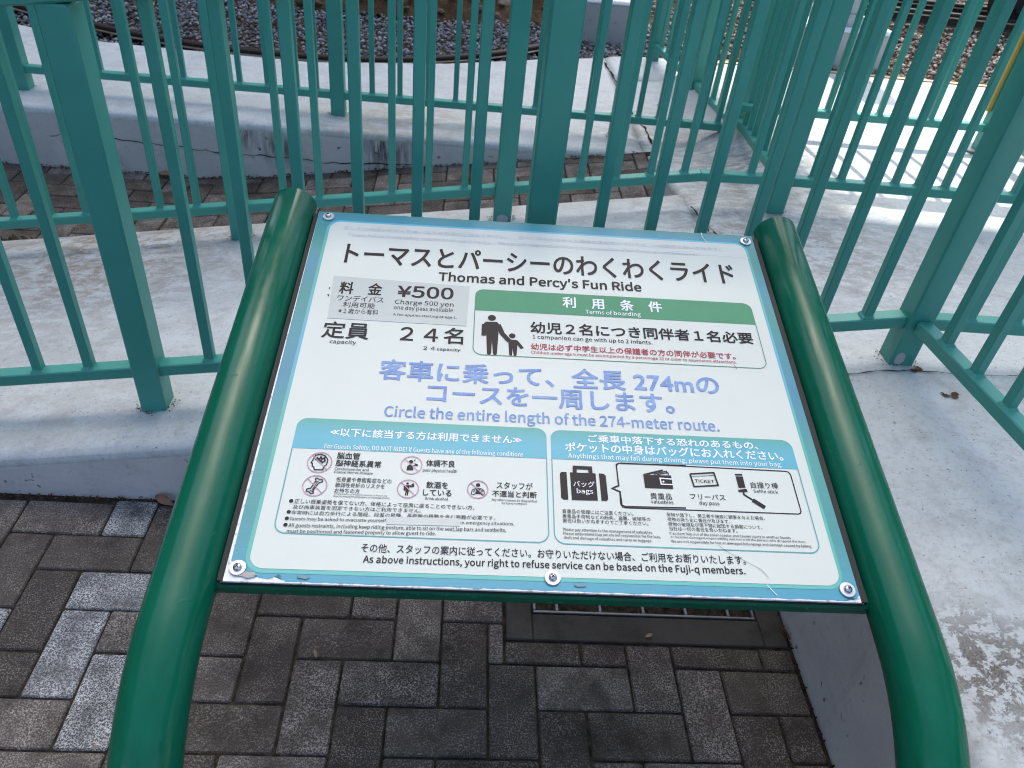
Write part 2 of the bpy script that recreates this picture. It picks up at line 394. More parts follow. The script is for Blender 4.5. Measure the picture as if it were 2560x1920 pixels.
mulch('dirt_line', l1, 500, back, M['mulch']); mulch('dirt_line', l2, 500, back, M['mulch'], (.003, .010)); mulch('dirt_line', l3, 420, pave, M['mulch'], (.002, .007)); mulch('dirt_line', l4, 160, pave, M['soil'], (.002, .006))

# ---- drain grate in its concrete surround
gr = empty('drain_grate', (.46, 1.12, 0))
tag(gr, 'galvanised steel drain grate set in dark concrete below the sign', 'drain grate')
def gbox(name, mat, boxes, par, c=.0015):
    b = MB()
    for q in boxes: b.box(q[0]-.46, q[1]-.46, q[2]-1.12, q[3]-1.12, q[4], q[5], c)
    return b.build(name, mat, par)
M['surround'] = mat_brick('worn_dark_concrete', (.040, .038, .034), (.062, .058, .052), (.16, .155, .15), .86)
gbox('surround', M['surround'], [(.148, .205, .955, 1.305, -.05, .001), (.718, .772, .955, 1.305, -.05, .001), (.2055, .7175, .955, 1.021, -.05, .001), (.2055, .7175, 1.262, 1.305, -.05, .001)], gr, .003)
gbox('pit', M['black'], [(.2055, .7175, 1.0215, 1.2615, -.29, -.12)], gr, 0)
gbox('frame', M['galv'], [(.209, .714, 1.025, 1.031, -.03, .0005), (.209, .714, 1.250, 1.256, -.03, .0005), (.209, .215, 1.0315, 1.2495, -.03, .0005), (.708, .714, 1.0315, 1.2495, -.03, .0005)], gr)
for k in range(5):
    gbox('grate_bar', M['galv'], [(.259+.098*k, .266+.098*k, 1.0315, 1.2495, -.026, -.001)], gr)
for k in range(3):
    gbox('cross_rod', M['galv'], [(.2155, .7075, 1.085+.055*k, 1.0885+.055*k, -.020, -.010)], gr, 0)

# ---- track bed, rail, earth bank
def bed_z(x): return interp(x, [1.0, 1.6], [.115, .285])
bed = mesh('track_bed', [(x, y, bed_z(x)) for x in (-12, 1.0, 1.6, 12) for y in (3.9, 14)], [(0, 2, 3, 1), (2, 4, 5, 3), (4, 6, 7, 5)], M['dirt']); bed['kind'] = 'structure'
def stones(name, n, fn, size, mat, label=None):
    t = (1 + 5 ** .5) / 2
    iv = [Vector(a).normalized() for a in ((-1,t,0),(1,t,0),(-1,-t,0),(1,-t,0),(0,-1,t),(0,1,t),(0,-1,-t),(0,1,-t),(t,0,-1),(t,0,1),(-t,0,-1),(-t,0,1))]
    fc = [(0,11,5),(0,5,1),(0,1,7),(0,7,10),(0,10,11),(1,5,9),(5,11,4),(11,10,2),(10,7,6),(7,1,8),(3,9,4),(3,4,2),(3,2,6),(3,6,8),(3,8,9),(4,9,5),(2,4,11),(6,2,10),(8,6,7),(9,8,1)]
    V = []; F = []
    for k in range(n):
        p = fn()
        if p is None: continue
        s = rnd.uniform(*size); sc = (s*rnd.uniform(.7, 1.35), s*rnd.uniform(.6, 1.1), s*rnd.uniform(.45, .8)); a = rnd.random()*6.28; ca, sa = math.cos(a), math.sin(a); tl = rnd.uniform(-.6, .6)
        b0 = len(V)
        for q in iv:
            x, y, z = q.x*sc[0]*rnd.uniform(.72, 1.15), q.y*sc[1]*rnd.uniform(.72, 1.15), q.z*sc[2]*rnd.uniform(.72, 1.15)
            x, z = x*math.cos(tl) - z*math.sin(tl), x*math.sin(tl) + z*math.cos(tl)
            V.append((p[0] + x*ca - y*sa, p[1] + x*sa + y*ca, p[2] + z))
        for q in fc: F.append((b0+q[0], b0+q[1], b0+q[2]))
    o = mesh(name, V, F, mat); o['kind'] = 'stuff'
    return o
def bank_z(x, y):
    d = y - (5.30 + .12*math.sin(x*2.3) + 1.6 * max(0, x - .9))
    return .115 + (0 if d < 0 else min(2.5, .55*d)) + (.03*NV(x, y, 3.0) if d > 0 else 0)
def fb():
    x = rnd.uniform(-3.4, 1.5); y = rnd.uniform(back_y(x)+.008, 5.75)
    if y > 5.42 + .1*math.sin(x*2.3) and rnd.random() < .8: return None
    return (x, y, bed_z(x) + .02 + rnd.uniform(-.01, .028))
stones('ballast', 17000, fb, (.0075, .0155), M['ballast'])
def fb2():
    x = rnd.uniform(1.25, 5.4); y = rnd.uniform(4.30, 7.2)
    if rnd.random() < (y-4.3)/4.0: return None
    return (x, y, bed_z(x) + .03 + rnd.uniform(-.01, .03))
stones('ballast', 13000, fb2, (.010, .020), M['ballast_warm'])
v = []; f = []; xs = fr(-3.5, 1.3, 60); ys = fr(5.3, 10.5, 44)
for y in ys:
    for x in xs: v.append((x, y, bank_z(x, y) - (.02 if y < 5.35 else 0) + (.02*NV(x, y, 9))))
for j in range(len(ys)-1):
    for i in range(len(xs)-1): f.append((j*61+i, j*61+i+1, (j+1)*61+i+1, (j+1)*61+i))
hill = mesh('earth_bank', v, f, M['dirt'], smooth=True); hill['kind'] = 'structure'
def fr3():
    x = rnd.uniform(-2.0, 2.0); y = rnd.uniform(5.3, 7.6); return (x, y, bank_z(x, y) + .012)
M['rubble'] = mat_stone('brown_rubble', (.05, .032, .02), (.12, .08, .05), (.20, .16, .12))
stones('rubble', 1500, fr3, (.010, .040), M['rubble'])
for k, (x, y, s, lb) in enumerate([(-.36, 5.42, .055, 'dark round rock where the ballast meets the brown earth bank'), (.20, 5.62, .07, 'jagged grey brown rock at the foot of the earth bank'), (-.70, 5.62, .06, 'small brown boulder sunk in the earth bank')]):
    bm = bmesh.new(); bmesh.ops.create_icosphere(bm, subdivisions=2, radius=s)
    for q in bm.verts: q.co = q.co * (1 + .35 * noise.noise(q.co * 22 + Vector((k*5, 0, 0)))); q.co.z *= .8
    me = bpy.data.meshes.new('rock'); bm.to_mesh(me); bm.free(); me.materials.append(M['ballast'] if k == 0 else M['rubble'])
    o = link('rock', me); o.location = (x, y, .16 + (.05 if k else 0)); tag(o, lb, 'rock')
# running rail on the left, curved round the platform edge
def rail(path, label, group=None, z=.145):
    root = empty('track_rail', (path[0][0], path[0][1], z)); tag(root, label, 'rail', group)
    off = Vector((path[0][0], path[0][1], z))
    P = []
    for a, b, c, d in zip([path[0]] + path[:-2], path[:-1], path[1:], path[2:] + [path[-1]]):
        for i in range(8):
            t = i/8; P.append([.5*((2*b[k]) + (c[k]-a[k])*t + (2*a[k]-5*b[k]+4*c[k]-d[k])*t*t + (3*b[k]-a[k]-3*c[k]+d[k])*t**3) for k in (0, 1)])
    P.append(list(path[-1]))
    def ext(name, prof, mat):
        V = []; F = []; n = len(prof)
        for i, p in enumerate(P):
            q, r = P[min(i+1, len(P)-1)], P[max(i-1, 0)]; d = Vector((q[0]-r[0], q[1]-r[1])).normalized(); nn = Vector((-d.y, d.x))
            for (u, w) in prof: V.append((p[0] + nn.x*u - off.x, p[1] + nn.y*u - off.y, w))
        for i in range(len(P)-1):
            for k in range(n): F.append((i*n+k, i*n+(k+1) % n, (i+1)*n+(k+1) % n, (i+1)*n+k))
        F.append(tuple(range(n))); F.append(tuple(range((len(P)-1)*n + n-1, (len(P)-1)*n - 1, -1)))
        return mesh(name, V, F, mat, root)
    ext('rail_head', [(-.017, .030), (.017, .030), (.019, .046), (.014, .052), (-.014, .052), (-.019, .046)], M['iron'])
    ext('head_lip', [(-.033, .024), (-.0185, .026), (-.0185, .031), (-.033, .029)], M['polish'])
    ext('rail_web', [(-.005, -.02), (.005, -.02), (.005, .0305), (-.005, .0305)], M['iron'])
    ext('rail_foot', [(-.032, -.034), (.032, -.034), (.032, -.028), (.008, -.018), (-.008, -.018), (-.034, -.026)], M['polish'])
    return root
rail([(-3.3, 5.25), (-2.6, 4.76), (-2.01, 4.465), (-1.40, 4.275), (-.82, 4.245), (-.38, 4.32), (.1, 4.56), (.5, 4.90)], 'curved rusty rail with a shiny foot beside the far white platform')
for (y, lb) in ((5.50, 'nearer of two straight black rails beyond the sunlit gravel'), (5.85, 'farther of two straight black rails beyond the sunlit gravel')):
    rail([(1.9, y+.1), (3.0, y), (4.4, y-.02), (6.0, y-.05)], lb, 'pair of rails beyond the gravel', .40)

# ---- concrete footings
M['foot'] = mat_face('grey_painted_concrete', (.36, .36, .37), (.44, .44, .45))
M['foottop'] = simple('white_sunlit_top', (.70, .70, .72), .6)  # cap paler than the body: light on the top put into the colour
def footing(loc, dims, label, upper=None):
    root = empty('concrete_footing', loc); tag(root, label, 'concrete footing')
    b = MB(); b.box(-dims[0]/2, dims[0]/2, 0, dims[1], -.1, dims[2]-.02, .004); b.build('body', M['foot'], root)
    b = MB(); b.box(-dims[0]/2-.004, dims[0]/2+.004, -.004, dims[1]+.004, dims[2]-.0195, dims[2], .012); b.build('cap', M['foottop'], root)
    if upper:
        x0, x1, h = upper; b = MB(); b.box(x0, x1, .03, dims[1]-.03, dims[2]+.0005, dims[2]+.06, .012); b.build('plinth', M['foot'], root)
        b = MB(); b.box(x0+.02, x1-.02, .05, dims[1]-.05, dims[2]+.0605, dims[2]+h, .008); b.build('column', M['foot'], root)
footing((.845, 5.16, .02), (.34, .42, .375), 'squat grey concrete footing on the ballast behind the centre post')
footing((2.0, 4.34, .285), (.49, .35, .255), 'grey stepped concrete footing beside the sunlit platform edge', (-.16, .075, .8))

# ================================================================== FENCES
BW = .022
def bar_mesh(h):
    b = MB(); s = BW/2; c = .0022
    pr = [(-s+c,-s),(s-c,-s),(s,-s+c),(s,s-c),(s-c,s),(-s+c,s),(-s,s-c),(-s,-s+c)]
    v = [(x*1.45, y*1.45, 0) for x, y in pr] + [(x, y, .006) for x, y in pr] + [(x, y, h) for x, y in pr]
    f = [tuple(range(7, -1, -1)), tuple(range(16, 24))]
    for k in (0, 8): f += [(k+i, k+(i+1) % 8, k+8+(i+1) % 8, k+8+i) for i in range(8)]
    me = bpy.data.meshes.new('bar'); me.from_pydata(v + [], [], f); me.materials.append(M['fence']); me.update(); return me
barm = bar_mesh(.800)
def post_mesh(h, w=.060):
    b = MB(); b.box(-w/2, w/2, -w/2, w/2, 0, h, .004); me = bpy.data.meshes.new('post'); me.from_pydata([tuple(x) for x in b.v], [], b.f); me.materials.append(M['fence']); me.update(); return me
postm = post_mesh(.912)
def fence(pts, posts, bars, label, group='teal railings round the ramp and platforms', gap=.095, topend=True):
    """pts: rail line [(x,y,floor z)...]; posts, bars: distances along it"""
    root = empty('metal_fence', pts[0]); tag(root, label, 'fence', group); O = Vector(pts[0])
    P = [Vector(p) for p in pts]; L = [0]
    for a, b in zip(P[:-1], P[1:]): L.append(L[-1] + math.hypot(b.x-a.x, b.y-a.y))
    def at(s):
        for i in range(1, len(L)):
            if s <= L[i] + 1e-6 or i == len(L)-1:
                t = (s - L[i-1]) / (L[i]-L[i-1]); p = P[i-1].lerp(P[i], t); d = P[i]-P[i-1]; return p, math.atan2(d.y, d.x)
    for s in posts:
        p, a = at(s); link('post', postm, root, Matrix.Translation(p - O + Vector((0, 0, -.004))) @ Matrix.Rotation(a, 4, 'Z'))
    for s in bars:
        p, a = at(s); link('bar', barm, root, Matrix.Translation(p - O + Vector((0, 0, gap + .030))) @ Matrix.Rotation(a, 4, 'Z'))
    # bottom rail between posts, top rail over everything
    cuts = sorted(set([0.0] + [s for s in posts] + [L[-1]]))
    for a, b in zip(cuts[:-1], cuts[1:]):
        a2 = a + (.0305 if a in posts else 0); b2 = b - (.0305 if b in posts else 0)
        if b2 - a2 < .02: continue
        k = [a2] + [l for l in L if a2 + .01 < l < b2 - .01] + [b2]
        m_ = MB()
        for u, w in zip(k[:-1], k[1:]):
            pu, pw = at(u + 1e-4)[0] - O, at(w - 1e-4)[0] - O; m_.beam(pu + Vector((0, 0, gap + .015)), pw + Vector((0, 0, gap + .015)), .036, .030)
        for q_, e_ in ((a2, .005), (b2, -.005)):
            if (q_ == a2 and a in posts) or (q_ == b2 and b in posts):
                pu, pw = at(q_ + (1e-4 if e_ > 0 else -1e-4))[0] - O, at(q_ + e_)[0] - O; m_.beam(pu + Vector((0, 0, gap + .0152)), pw + Vector((0, 0, gap + .0152)), .0405, .0345, c=.004)
        m_.build('bottom_rail', M['fence'], root)
    m_ = MB()
    for u, w in zip(P[:-1], P[1:]): m_.beam(u - O + Vector((0, 0, .9285)), w - O + Vector((0, 0, .9285)), .066, .040, c=.004)
    m_.build('top_rail', M['fence'], root)
    return root
# nearest railing, Y = 1.475 (front faces at 1.445); x -> distance = x + 1.586
Y1 = 1.475
def zf1(x): return min(ramp_z(x), right_z(Y1))
X0 = -2.46
S1 = lambda x: x - X0
near_posts = [-2.46, -1.585, -.710, .166]
near_bars = [-.964-.119*k for k in range(5)] + [-.845] + [-.564 + .1185*k for k in range(6)] + [.290 + .1090*k for k in range(7)] + [-1.585-.135-.119*k for k in range(6)]
fence([(X0, Y1, ramp_z(X0)), (1.03, Y1, ramp_z(1.03)), (1.062, Y1, .43)], [S1(x) for x in near_posts], [S1(x) for x in near_bars],
      'long teal railing directly behind the sign, nearest the camera')
tag(bpy.data.objects['metal_fence'], group='teal railings round the ramp and platforms')
c1 = fence([(1.062, Y1, .428), (2.9, Y1, .428)], [0.0, .9, 1.8], [.125 + .112*k for k in range(7)] + [1.02 + .112*k for k in range(7)],
      'teal railing running right from the leaning corner post with the grey paint chip')
fence([(1.066, Y1-.034, .430), (1.11, .9, .443), (1.14, -.6, .46)], [.90, 1.8], [.085 + .110*k for k in range(7)] + [1.02+.11*k for k in range(6)],
      'teal railing turning from the corner post towards the camera at the right edge')
# second railing, Y = 2.45
Y2 = 2.45
S2 = lambda x: x + 2.6
b2 = [-1.501-.12*k for k in range(-1, 1)] + [-1.258, -1.129, -1.009, -.885] + [.008 - .1205*k for k in range(6)] + [.275, .393, .510, .622, .735, .852, .96] + [-1.76-.12*k for k in range(6)]
fence([(-2.6, Y2, .213-.155*2.6), (.79, Y2, .213+.155*.79), (1.04, Y2, .342)], [S2(x) for x in (-2.52, -1.64, -.75, .142)], [S2(x) for x in b2],
      'second teal railing along the back edge of the ramp, bending where it meets the landing')
fence([(1.072, Y2, .342), (3.4, Y2, .342)], [0.0, .70, 1.40, 2.1], [.102, .2, .298, .39, .472, .567] + [.82+.095*k for k in range(6)] + [1.52+.095*k for k in range(6)],
      'teal railing along the sunlit landing between the two big right posts')
# third railing, Y = 3.42 on the track-side platform
Y3 = 3.415
S3 = lambda x: x + 3.1
b3 = [-1.539, -1.426, -1.304, -1.199, -1.08, -.966, -.85, -.727, -.408, -.29, -.17, -.05, .065, .18, .299, .415, .532, .76, .85, .945, 1.04, 1.12, -1.66, -1.76] + [-2.0-.118*k for k in range(8)]
b3.append(-.645)
fence([(-3.1, Y3, .20), (1.19, Y3, .20)], [S3(x) for x in (-3.0, -1.872, -.555, .672)], [S3(x) for x in b3],
      'teal railing on the far white platform beside the curved rail', gap=.068)
# sloping railing from landing down to the far corner
fence([(1.075, Y2+.034, .340), (1.20, 3.38, .215)], [], [.09+.112*k for k in range(7)], 'short sloping teal railing linking the landing to the far corner')
fence([(1.205, Y3, .20), (1.16, 4.0, .20), (1.06, 4.70, .20)], [0.0, .62, 1.29], [.12+.11*k for k in range(4)] + [.74+.11*k for k in range(5)], 'teal railing leading away from the far corner towards the gravel', gap=.068)
fence([(1.09, 3.21, .33), (4.2, 3.21, .340)], [1.36, 2.46], [.185+.1125*k for k in range(8)] + [1.49+.1125*k for k in range(8)], 'farthest teal railing standing on the sunlit platform')
# grey primer patches on post feet
for par, (x, y, z), (w, h) in (('b', (.142, Y2-.0312, H(.142, Y2)-.004), (.020, .030)), ('a', (1.05, Y1-.0312, .430), (.012, .032))):
    n = 16; vv = [(w*math.cos(2*math.pi*k/n)*(1+.1*math.sin(3*k)), 0, h*.5 + h*.55*math.sin(2*math.pi*k/n)) for k in range(n)]
    root = bpy.data.objects['metal_fence.003'] if par == 'b' else c1
    o = mesh('paint_patch', [(a + x - root.location.x, y - root.location.y, c + z + .002 - root.location.z) for a, _, c in vv], [tuple(range(n))], simple('grey_primer', (.40, .39, .42), .6), root)
# gate post with a yellow edge on the sunlit landing
gp = empty('marker_post', (2.225, 3.235-.02, .342)); tag(gp, 'teal post with a yellow edge strip standing on the sunlit landing', 'post')
b = MB(); b.box(-.035, .012, -.035, .012, .008, 1.5, .003); b.build('shaft', M['fence'], gp)
b = MB(); b.box(-.052, -.0355, -.012, .012, .17, 1.5, .002); b.build('yellow_strip', simple('yellow_ochre_paint', (.45, .30, .06), .6), gp)
b = MB(); n = 20; b.add([(.075*math.cos(6.2832*k/n), .075*math.sin(6.2832*k/n), 0) for k in range(n)] + [(.075*math.cos(6.2832*k/n), .075*math.sin(6.2832*k/n), .008) for k in range(n)], [tuple(range(n, 2*n))] + [(k, (k+1) % n, n+(k+1) % n, n+k) for k in range(n)]); b.build('base_flange', M['galv'], gp)
# black bogie wheel on the far track
wh = empty('train_wheel', (3.62, 5.55, .55)); tag(wh, 'black round wheel shape standing on the far rails at the top right', 'wheel')
for nm, r, y0, y1 in (('tread', .17, -.03, .05), ('flange', .195, -.045, -.0305), ('hub', .06, -.09, -.0455)):
    n = 28; v = [(r*math.cos(6.2832*k/n), y0, r*math.sin(6.2832*k/n)) for k in range(n)] + [(r*math.cos(6.2832*k/n), y1, r*math.sin(6.2832*k/n)) for k in range(n)]
    mesh(nm, v, [tuple(range(n)), tuple(range(2*n-1, n-1, -1))] + [(k, n+k, n+(k+1) % n, (k+1) % n) for k in range(n)], M['black'], wh)

# ================================================================== SIGN
SIGN_A = math.radians(0)
yaw, tilt, roll = -.01148608, .2022369, .02480682
ax = Vector((math.cos(yaw), math.sin(yaw), 0)); ay = Vector((-math.sin(yaw), math.cos(yaw), 0)); up = Vector((0, 0, 1))
bb = ay*math.cos(tilt) + up*math.sin(tilt); nn = -ay*math.sin(tilt) + up*math.cos(tilt)
a2 = ax*math.cos(roll) + nn*math.sin(roll); n2 = -ax*math.sin(roll) + nn*math.cos(roll)
SM = Matrix.Identity(4)
for i in range(3): SM[i][0], SM[i][1], SM[i][2] = a2[i], bb[i], n2[i]
SM.translation = Vector((-.26430733, .59898143, 1.45 - .80560831))
sign = empty('information_sign'); sign.matrix_world = SM
tag(sign, 'slanted ride information board held between two dark green pipes', 'sign')
WS, HS = .800, .7235
# pipes
def pipe(xx):
    r = .0393; e = -.0122; L0 = .042; Rb = .28; bend = math.radians(78.5); P = []; D = []
    for s in fr(.752, -L0, 24): P.append(Vector((xx, s, e))); D.append(Vector((0, 1, 0)))
    for t in fr(0, bend, 22)[1:]: P.append(Vector((xx, -L0 - Rb*math.sin(t), e - Rb + Rb*math.cos(t)))); D.append(Vector((0, math.cos(t), math.sin(t))))
    d = D[-1]; base = P[-1]
    for s in fr(0, .62, 6)[1:]: P.append(base - d*s); D.append(d)
    n = 48; V = []; F = []
    for p, d in zip(P, D):
        u = Vector((1, 0, 0)); w = d.cross(u)
        for k in range(n): a = 2*math.pi*k/n; V.append(p + u*(r*math.cos(a)) + w*(r*math.sin(a)))
    for i in range(len(P)-1):
        for k in range(n): F.append((i*n+k, (i+1)*n+k, (i+1)*n+(k+1) % n, i*n+(k+1) % n))
    # flat welded cap with a narrow shoulder; own vertices keep the rim crisp
    c0 = len(V); u = Vector((1, 0, 0)); w = D[0].cross(u)
    for rr, dz in ((r, 0), (r-.002, .002), (r-.002, .002)):
        for k in range(n): a = 2*math.pi*k/n; V.append(P[0] + D[0]*dz + u*(rr*math.cos(a)) + w*(rr*math.sin(a)))
    for k in range(n): F.append((c0+n+k, c0+k, c0+(k+1) % n, c0+n+(k+1) % n))
    F.append(tuple(c0+2*n+k for k in range(n)))
    return mesh('leg_pipe', V, F, M['pipe'], sign, smooth=True)
pipe(-.0490); pipe(WS + .0527)
# frame under the panel
b = MB(); b.beam((-.012, .013, -.0215), (WS+.016, .013, -.0215), .030, .027, c=.006); b.build('cross_tube', M['pipe'], sign); b = MB(); b.beam((-.012, HS-.03, -.030), (WS+.016, HS-.03, -.030), .03, .03, c=.005); b.build('cross_tube', M['pipe'], sign)
b = MB(); b.box(-.009, -.0005, .002, HS-.004, -.020, -.0035, .001); b.box(WS+.0005, WS+.011, .002, HS-.004, -.020, -.0035, .001); b.box(-.004, WS+.004, -.0005, .0018, -.0085, -.0033, .0); b.build('edge_gap_shade', M['gap_shade'], sign)  # dark strips stand in for the shaded gaps round the panel
b = MB(); b.box(0, WS, 0, HS, -.003, 0, .0006)
M['plate'] = NT('white_aluminium_plate'); _g = M['plate'].coord(); M['plate'] = M['plate'].out(M['plate'].mix(M['plate'].ramp(M['plate'].noise(_g, 60, 5, .7), [(.52, 0), (.62, .8)]), (.74, .74, .73), (.28, .26, .22)), .5, 0)
plate = b.build('panel', M['plate'], sign)
mm = lambda p: (p[0]*.001, p[1]*.001)

# --- printed colours
def mat_print(name, col, rough=.42, var=.06):
    q = NT(name); g = q.coord(); n = q.noise(g, 9, 6, .7)
    dk = tuple(c*(1-var*2.2) for c in col); c = q.mix(q.ramp(n, [(.35, 0), (.65, 1)]), dk, col)
    wv = q.noise(g, 700, 2, .5); c = q.mix(q.ramp(wv, [(.45, 0), (.7, .10)]), c, tuple(x*.86 for x in col))
    c = q.mix(q.ramp(q.noise(g, 55, 5, .6), [(.735, 0), (.75, .35)]), c, (.30, .30, .28))
    q.bump(q.noise(g, 14, 3, .5), .04, .004)
    return q.out(c, rough, 0, .28 if col[1] > .5 else .14)
def mat_grad(name, axis, stops, rough=.38):
    q = NT(name); g = q.coord(); sp = q.n('ShaderNodeSeparateXYZ'); q.l(g, sp.inputs[0])
    stops = [(p, tuple(v*k for v, k in zip(cc, (.76, .90, .88)))) for p, cc in stops]; c = q.ramp(sp.outputs[axis], stops); wv = q.noise(q.scale(g, (1, 40, 1)), 22, 3, .6); c = q.mix(q.ramp(wv, [(.45, 0), (.75, .14)]), c, (.22, .42, .46))
    c = q.mix(q.ramp(q.noise(g, 30, 6, .7), [(.64, 0), (.72, .4)]), c, (.20, .30, .28))
    q.bump(q.noise(g, 14, 3, .5), .04, .004)
    return q.out(c, rough, 0, .32)
TL, BL_, GR = (.085, .300, .290), (.100, .330, .450), (.13, .45, .36)
M['border'] = mat_grad('printed_border_gradient', 1, [(0.0, (.090, .34, .46)), (.03, (.10, .33, .40)), (.10, (.085, .30, .295)), (.22, (.09, .33, .30)), (.34, (.085, .26, .36)), (.43, (.09, .29, .33)), (.50, (.085, .30, .26)), (.58, (.10, .28, .38)), (.64, (.08, .30, .27)), (.695, (.08, .32, .32)), (.703, (.07, .30, .42)), (.7235, (.06, .27, .26))])
M['band'] = mat_grad('printed_inner_band_gradient', 1, [(0.0, (.16, .50, .46)), (.05, (.14, .47, .38)), (.25, (.13, .45, .36)), (.38, (.16, .42, .56)), (.48, (.16, .45, .52)), (.56, (.14, .46, .38)), (.66, (.14, .46, .38)), (.70, (.16, .52, .66))])
M['p_white'] = mat_print('printed_white', (.605, .645, .565), .40, .012); M['p_w'] = mat_print('white_ink', (.76, .79, .81), .4, .02)
M['p_k'] = mat_print('black_ink', (.026, .022, .024), .42, .1); M['p_r'] = mat_print('red_ink', (.46, .07, .085), .42, .1)
M['p_m'] = mat_print('faded_pink_ink', (.62, .33, .42), .42, .15); M['p_p'] = mat_print('washed_out_mauve_ink', (.60, .57, .66), .42, .10)
M['p_green'] = mat_print('printed_green', (.090, .29, .155), .42, .05); M['p_line'] = mat_print('printed_teal_line', (.13, .38, .39), .42, .05); M['p_gline'] = mat_print('printed_green_line', (.10, .26, .17), .42, .05)
def mat_blue():
    q = NT('faded_blue_ink'); g = q.coord(); c = q.mix(q.ramp(q.noise(q.scale(g, (1, 2.4, 1)), 26, 5, .7), [(.36, 0), (.66, 1)]), (.115, .205, .46), (.215, .345, .58))
    c = q.mix(q.ramp(q.noise(g, 800, 2, .5), [(.45, 0), (.62, .30)]), c, (.44, .53, .62)); return q.out(c, .42, 0, .2)
M['p_b'] = mat_blue()
M['head'] = mat_grad('printed_header_gradient', 1, [(.19, (.115, .41, .50)), (.222, (.13, .43, .52)), (.238, (.12, .40, .44)), (.2525, (.11, .38, .31))])
M['sticker'] = mat_print('silver_grey_sticker', (.475, .515, .465), .34, .02); M['sticker2'] = mat_print('pale_grey_sticker', (.53, .565, .50), .4, .02)

Z_ = .0004
def rrect(x0, y0, x1, y1, r, corners=(1, 1, 1, 1), n=8):
    """rounded rectangle in mm; corners BL BR TR TL"""
    P = []
    for (cx, cy, a0), on in zip(((x0+r, y0+r, 180), (x1-r, y0+r, 270), (x1-r, y1-r, 0), (x0+r, y1-r, 90)), corners):
        if not on: P.append(((x0 if a0 in (180, 90) else x1), (y0 if a0 in (180, 270) else y1))); continue
        for k in range(n+1): a = math.radians(a0 + 90*k/n); P.append((cx + r*math.cos(a), cy + r*math.sin(a)))
    return P
def flat(name, loops, z, mat, parent, thick=0):
    """filled polygon sheet (mm) on the panel"""
    bm = bmesh.new()
    for P in loops:
        vs_ = [bm.verts.new((x*.001, y*.001, z)) for x, y in P]; bm.faces.new(vs_)
    bmesh.ops.triangulate(bm, faces=bm.faces[:]); bmesh.ops.recalc_face_normals(bm, faces=bm.faces[:])
    for q in bm.faces:
        if q.normal.z < 0: q.normal_flip()
    me = bpy.data.meshes.new(name); bm.to_mesh(me); bm.free(); me.materials.append(mat)
    o = bpy.data.objects.new(name, me); COL.objects.link(o); o.parent = parent; return o
def ribbon_loops(P, w, closed=False):
    L = []; P = [Vector(p) for p in P]
    if closed: P.append(P[0])
    offs = []
    for i, p in enumerate(P):
        a = P[i-1] if i else (P[-2] if closed else P[0]); c = P[i+1] if i < len(P)-1 else (P[1] if closed else P[-1])
        d1 = (p-a); d2 = (c-p); d1 = d1.normalized() if d1.length > 1e-6 else d2.normalized(); d2 = d2.normalized() if d2.length > 1e-6 else d1
        n1 = Vector((-d1.y, d1.x)); n2_ = Vector((-d2.y, d2.x)); mI = (n1+n2_); mI = mI.normalized() if mI.length > 1e-4 else n1
        k = w/2 / max(.45, mI.dot(n1)); offs.append(mI*k)
    for i in range(len(P)-1): L.append([P[i]+offs[i], P[i+1]+offs[i+1], P[i+1]-offs[i+1], P[i]-offs[i]])
    return L
def ribbons(name, loops, z, mat, parent):
    V = []; F = []
    for L in loops:
        s = len(V); V += [(p[0]*.001, p[1]*.001, z) for p in L]; F.append(tuple(range(s, s+len(L))))
    o = mesh(name, V, F, mat, parent)
    for p in o.data.polygons:
        if p.normal.z < 0: p.flip()
    return o
# printed sheet: jagged worn lower edge, torn corner
low = [(4.4, 30), (4.6, 27), (10, 26), (18, 24), (24, 18), (28, 10), (31, 11), (34, 8.5), (38, 7.5), (43, 6.2), (49, 5.0), (55, 4.2), (61, 8), (67.5, 12.2), (70.5, 4.2), (74, 3.4)]
x = 76.0
while x < 770:
    low.append((x, 2.1 + 1.3*noise.noise(Vector((x*.06, 0, 0))) + rnd.uniform(-.35, .35))); x += rnd.uniform(3, 8)
low += [(778, 1.4), (783, 5.5), (789, 6.2), (795, 4.8), (797.5, 9), (799.5, 9.5)]
topl = []; x = 799.4
while x > 30:
    topl.append((x, 723.2 - max(0, .5 + .9*noise.noise(Vector((x*.05, 7, 0))))*.9)); x -= rnd.uniform(6, 14)
sheet = flat('printed_sheet', [low + topl + [(.7, 722.6), (1.2, 600), (2.6, 300), (3.8, 100)]], Z_, M['border'], sign)
flat('inner_band', [[(x, y + max(0, (x-20)/763)*4.2*(1-y/700)) for x, y in rrect(20.9, 12.1, 784.2, 700.0, 24)]], Z_*2, M['band'], sheet)
flat('white_field', [[(x, y + max(0, (x-26)/753)*3.6*(1-y/700)) for x, y in rrect(26.3, 18.0, 779.6, 695.3, 19)]], Z_*3, M['p_white'], sheet)
def flatbox(x0, y0, x1, y1, yb, r, hm, lm, w):
    flat('header_band', [rrect(x0, yb, x1, y1, r, (0, 0, 1, 1))], Z_*4, hm, sheet)
    ribbons('box_outline', ribbon_loops(rrect(x0+w/2, y0, x1-w/2, y1-w/2, r)[:18], w), Z_*4.4, lm, sheet)
    P = rrect(x0+w/2, y0, x1-w/2, y1-w/2, r)
    ribbons('box_outline', ribbon_loops([(x0+w/2, yb+1), (x0+w/2, y0+r)], w), Z_*4.2, lm, sheet)
    ribbons('box_outline', ribbon_loops([(x1-w/2, yb+1), (x1-w/2, y0+r)], w), Z_*4.2, lm, sheet)
flatbox(290.3, 390.6, 760.9, 538.9, 488.4, 15, M['p_green'], M['p_gline'], 1.4)
flatbox(47.0, 67.6, 402.8, 252.7, 199.9, 15, M['head'], M['p_line'], 1.6)
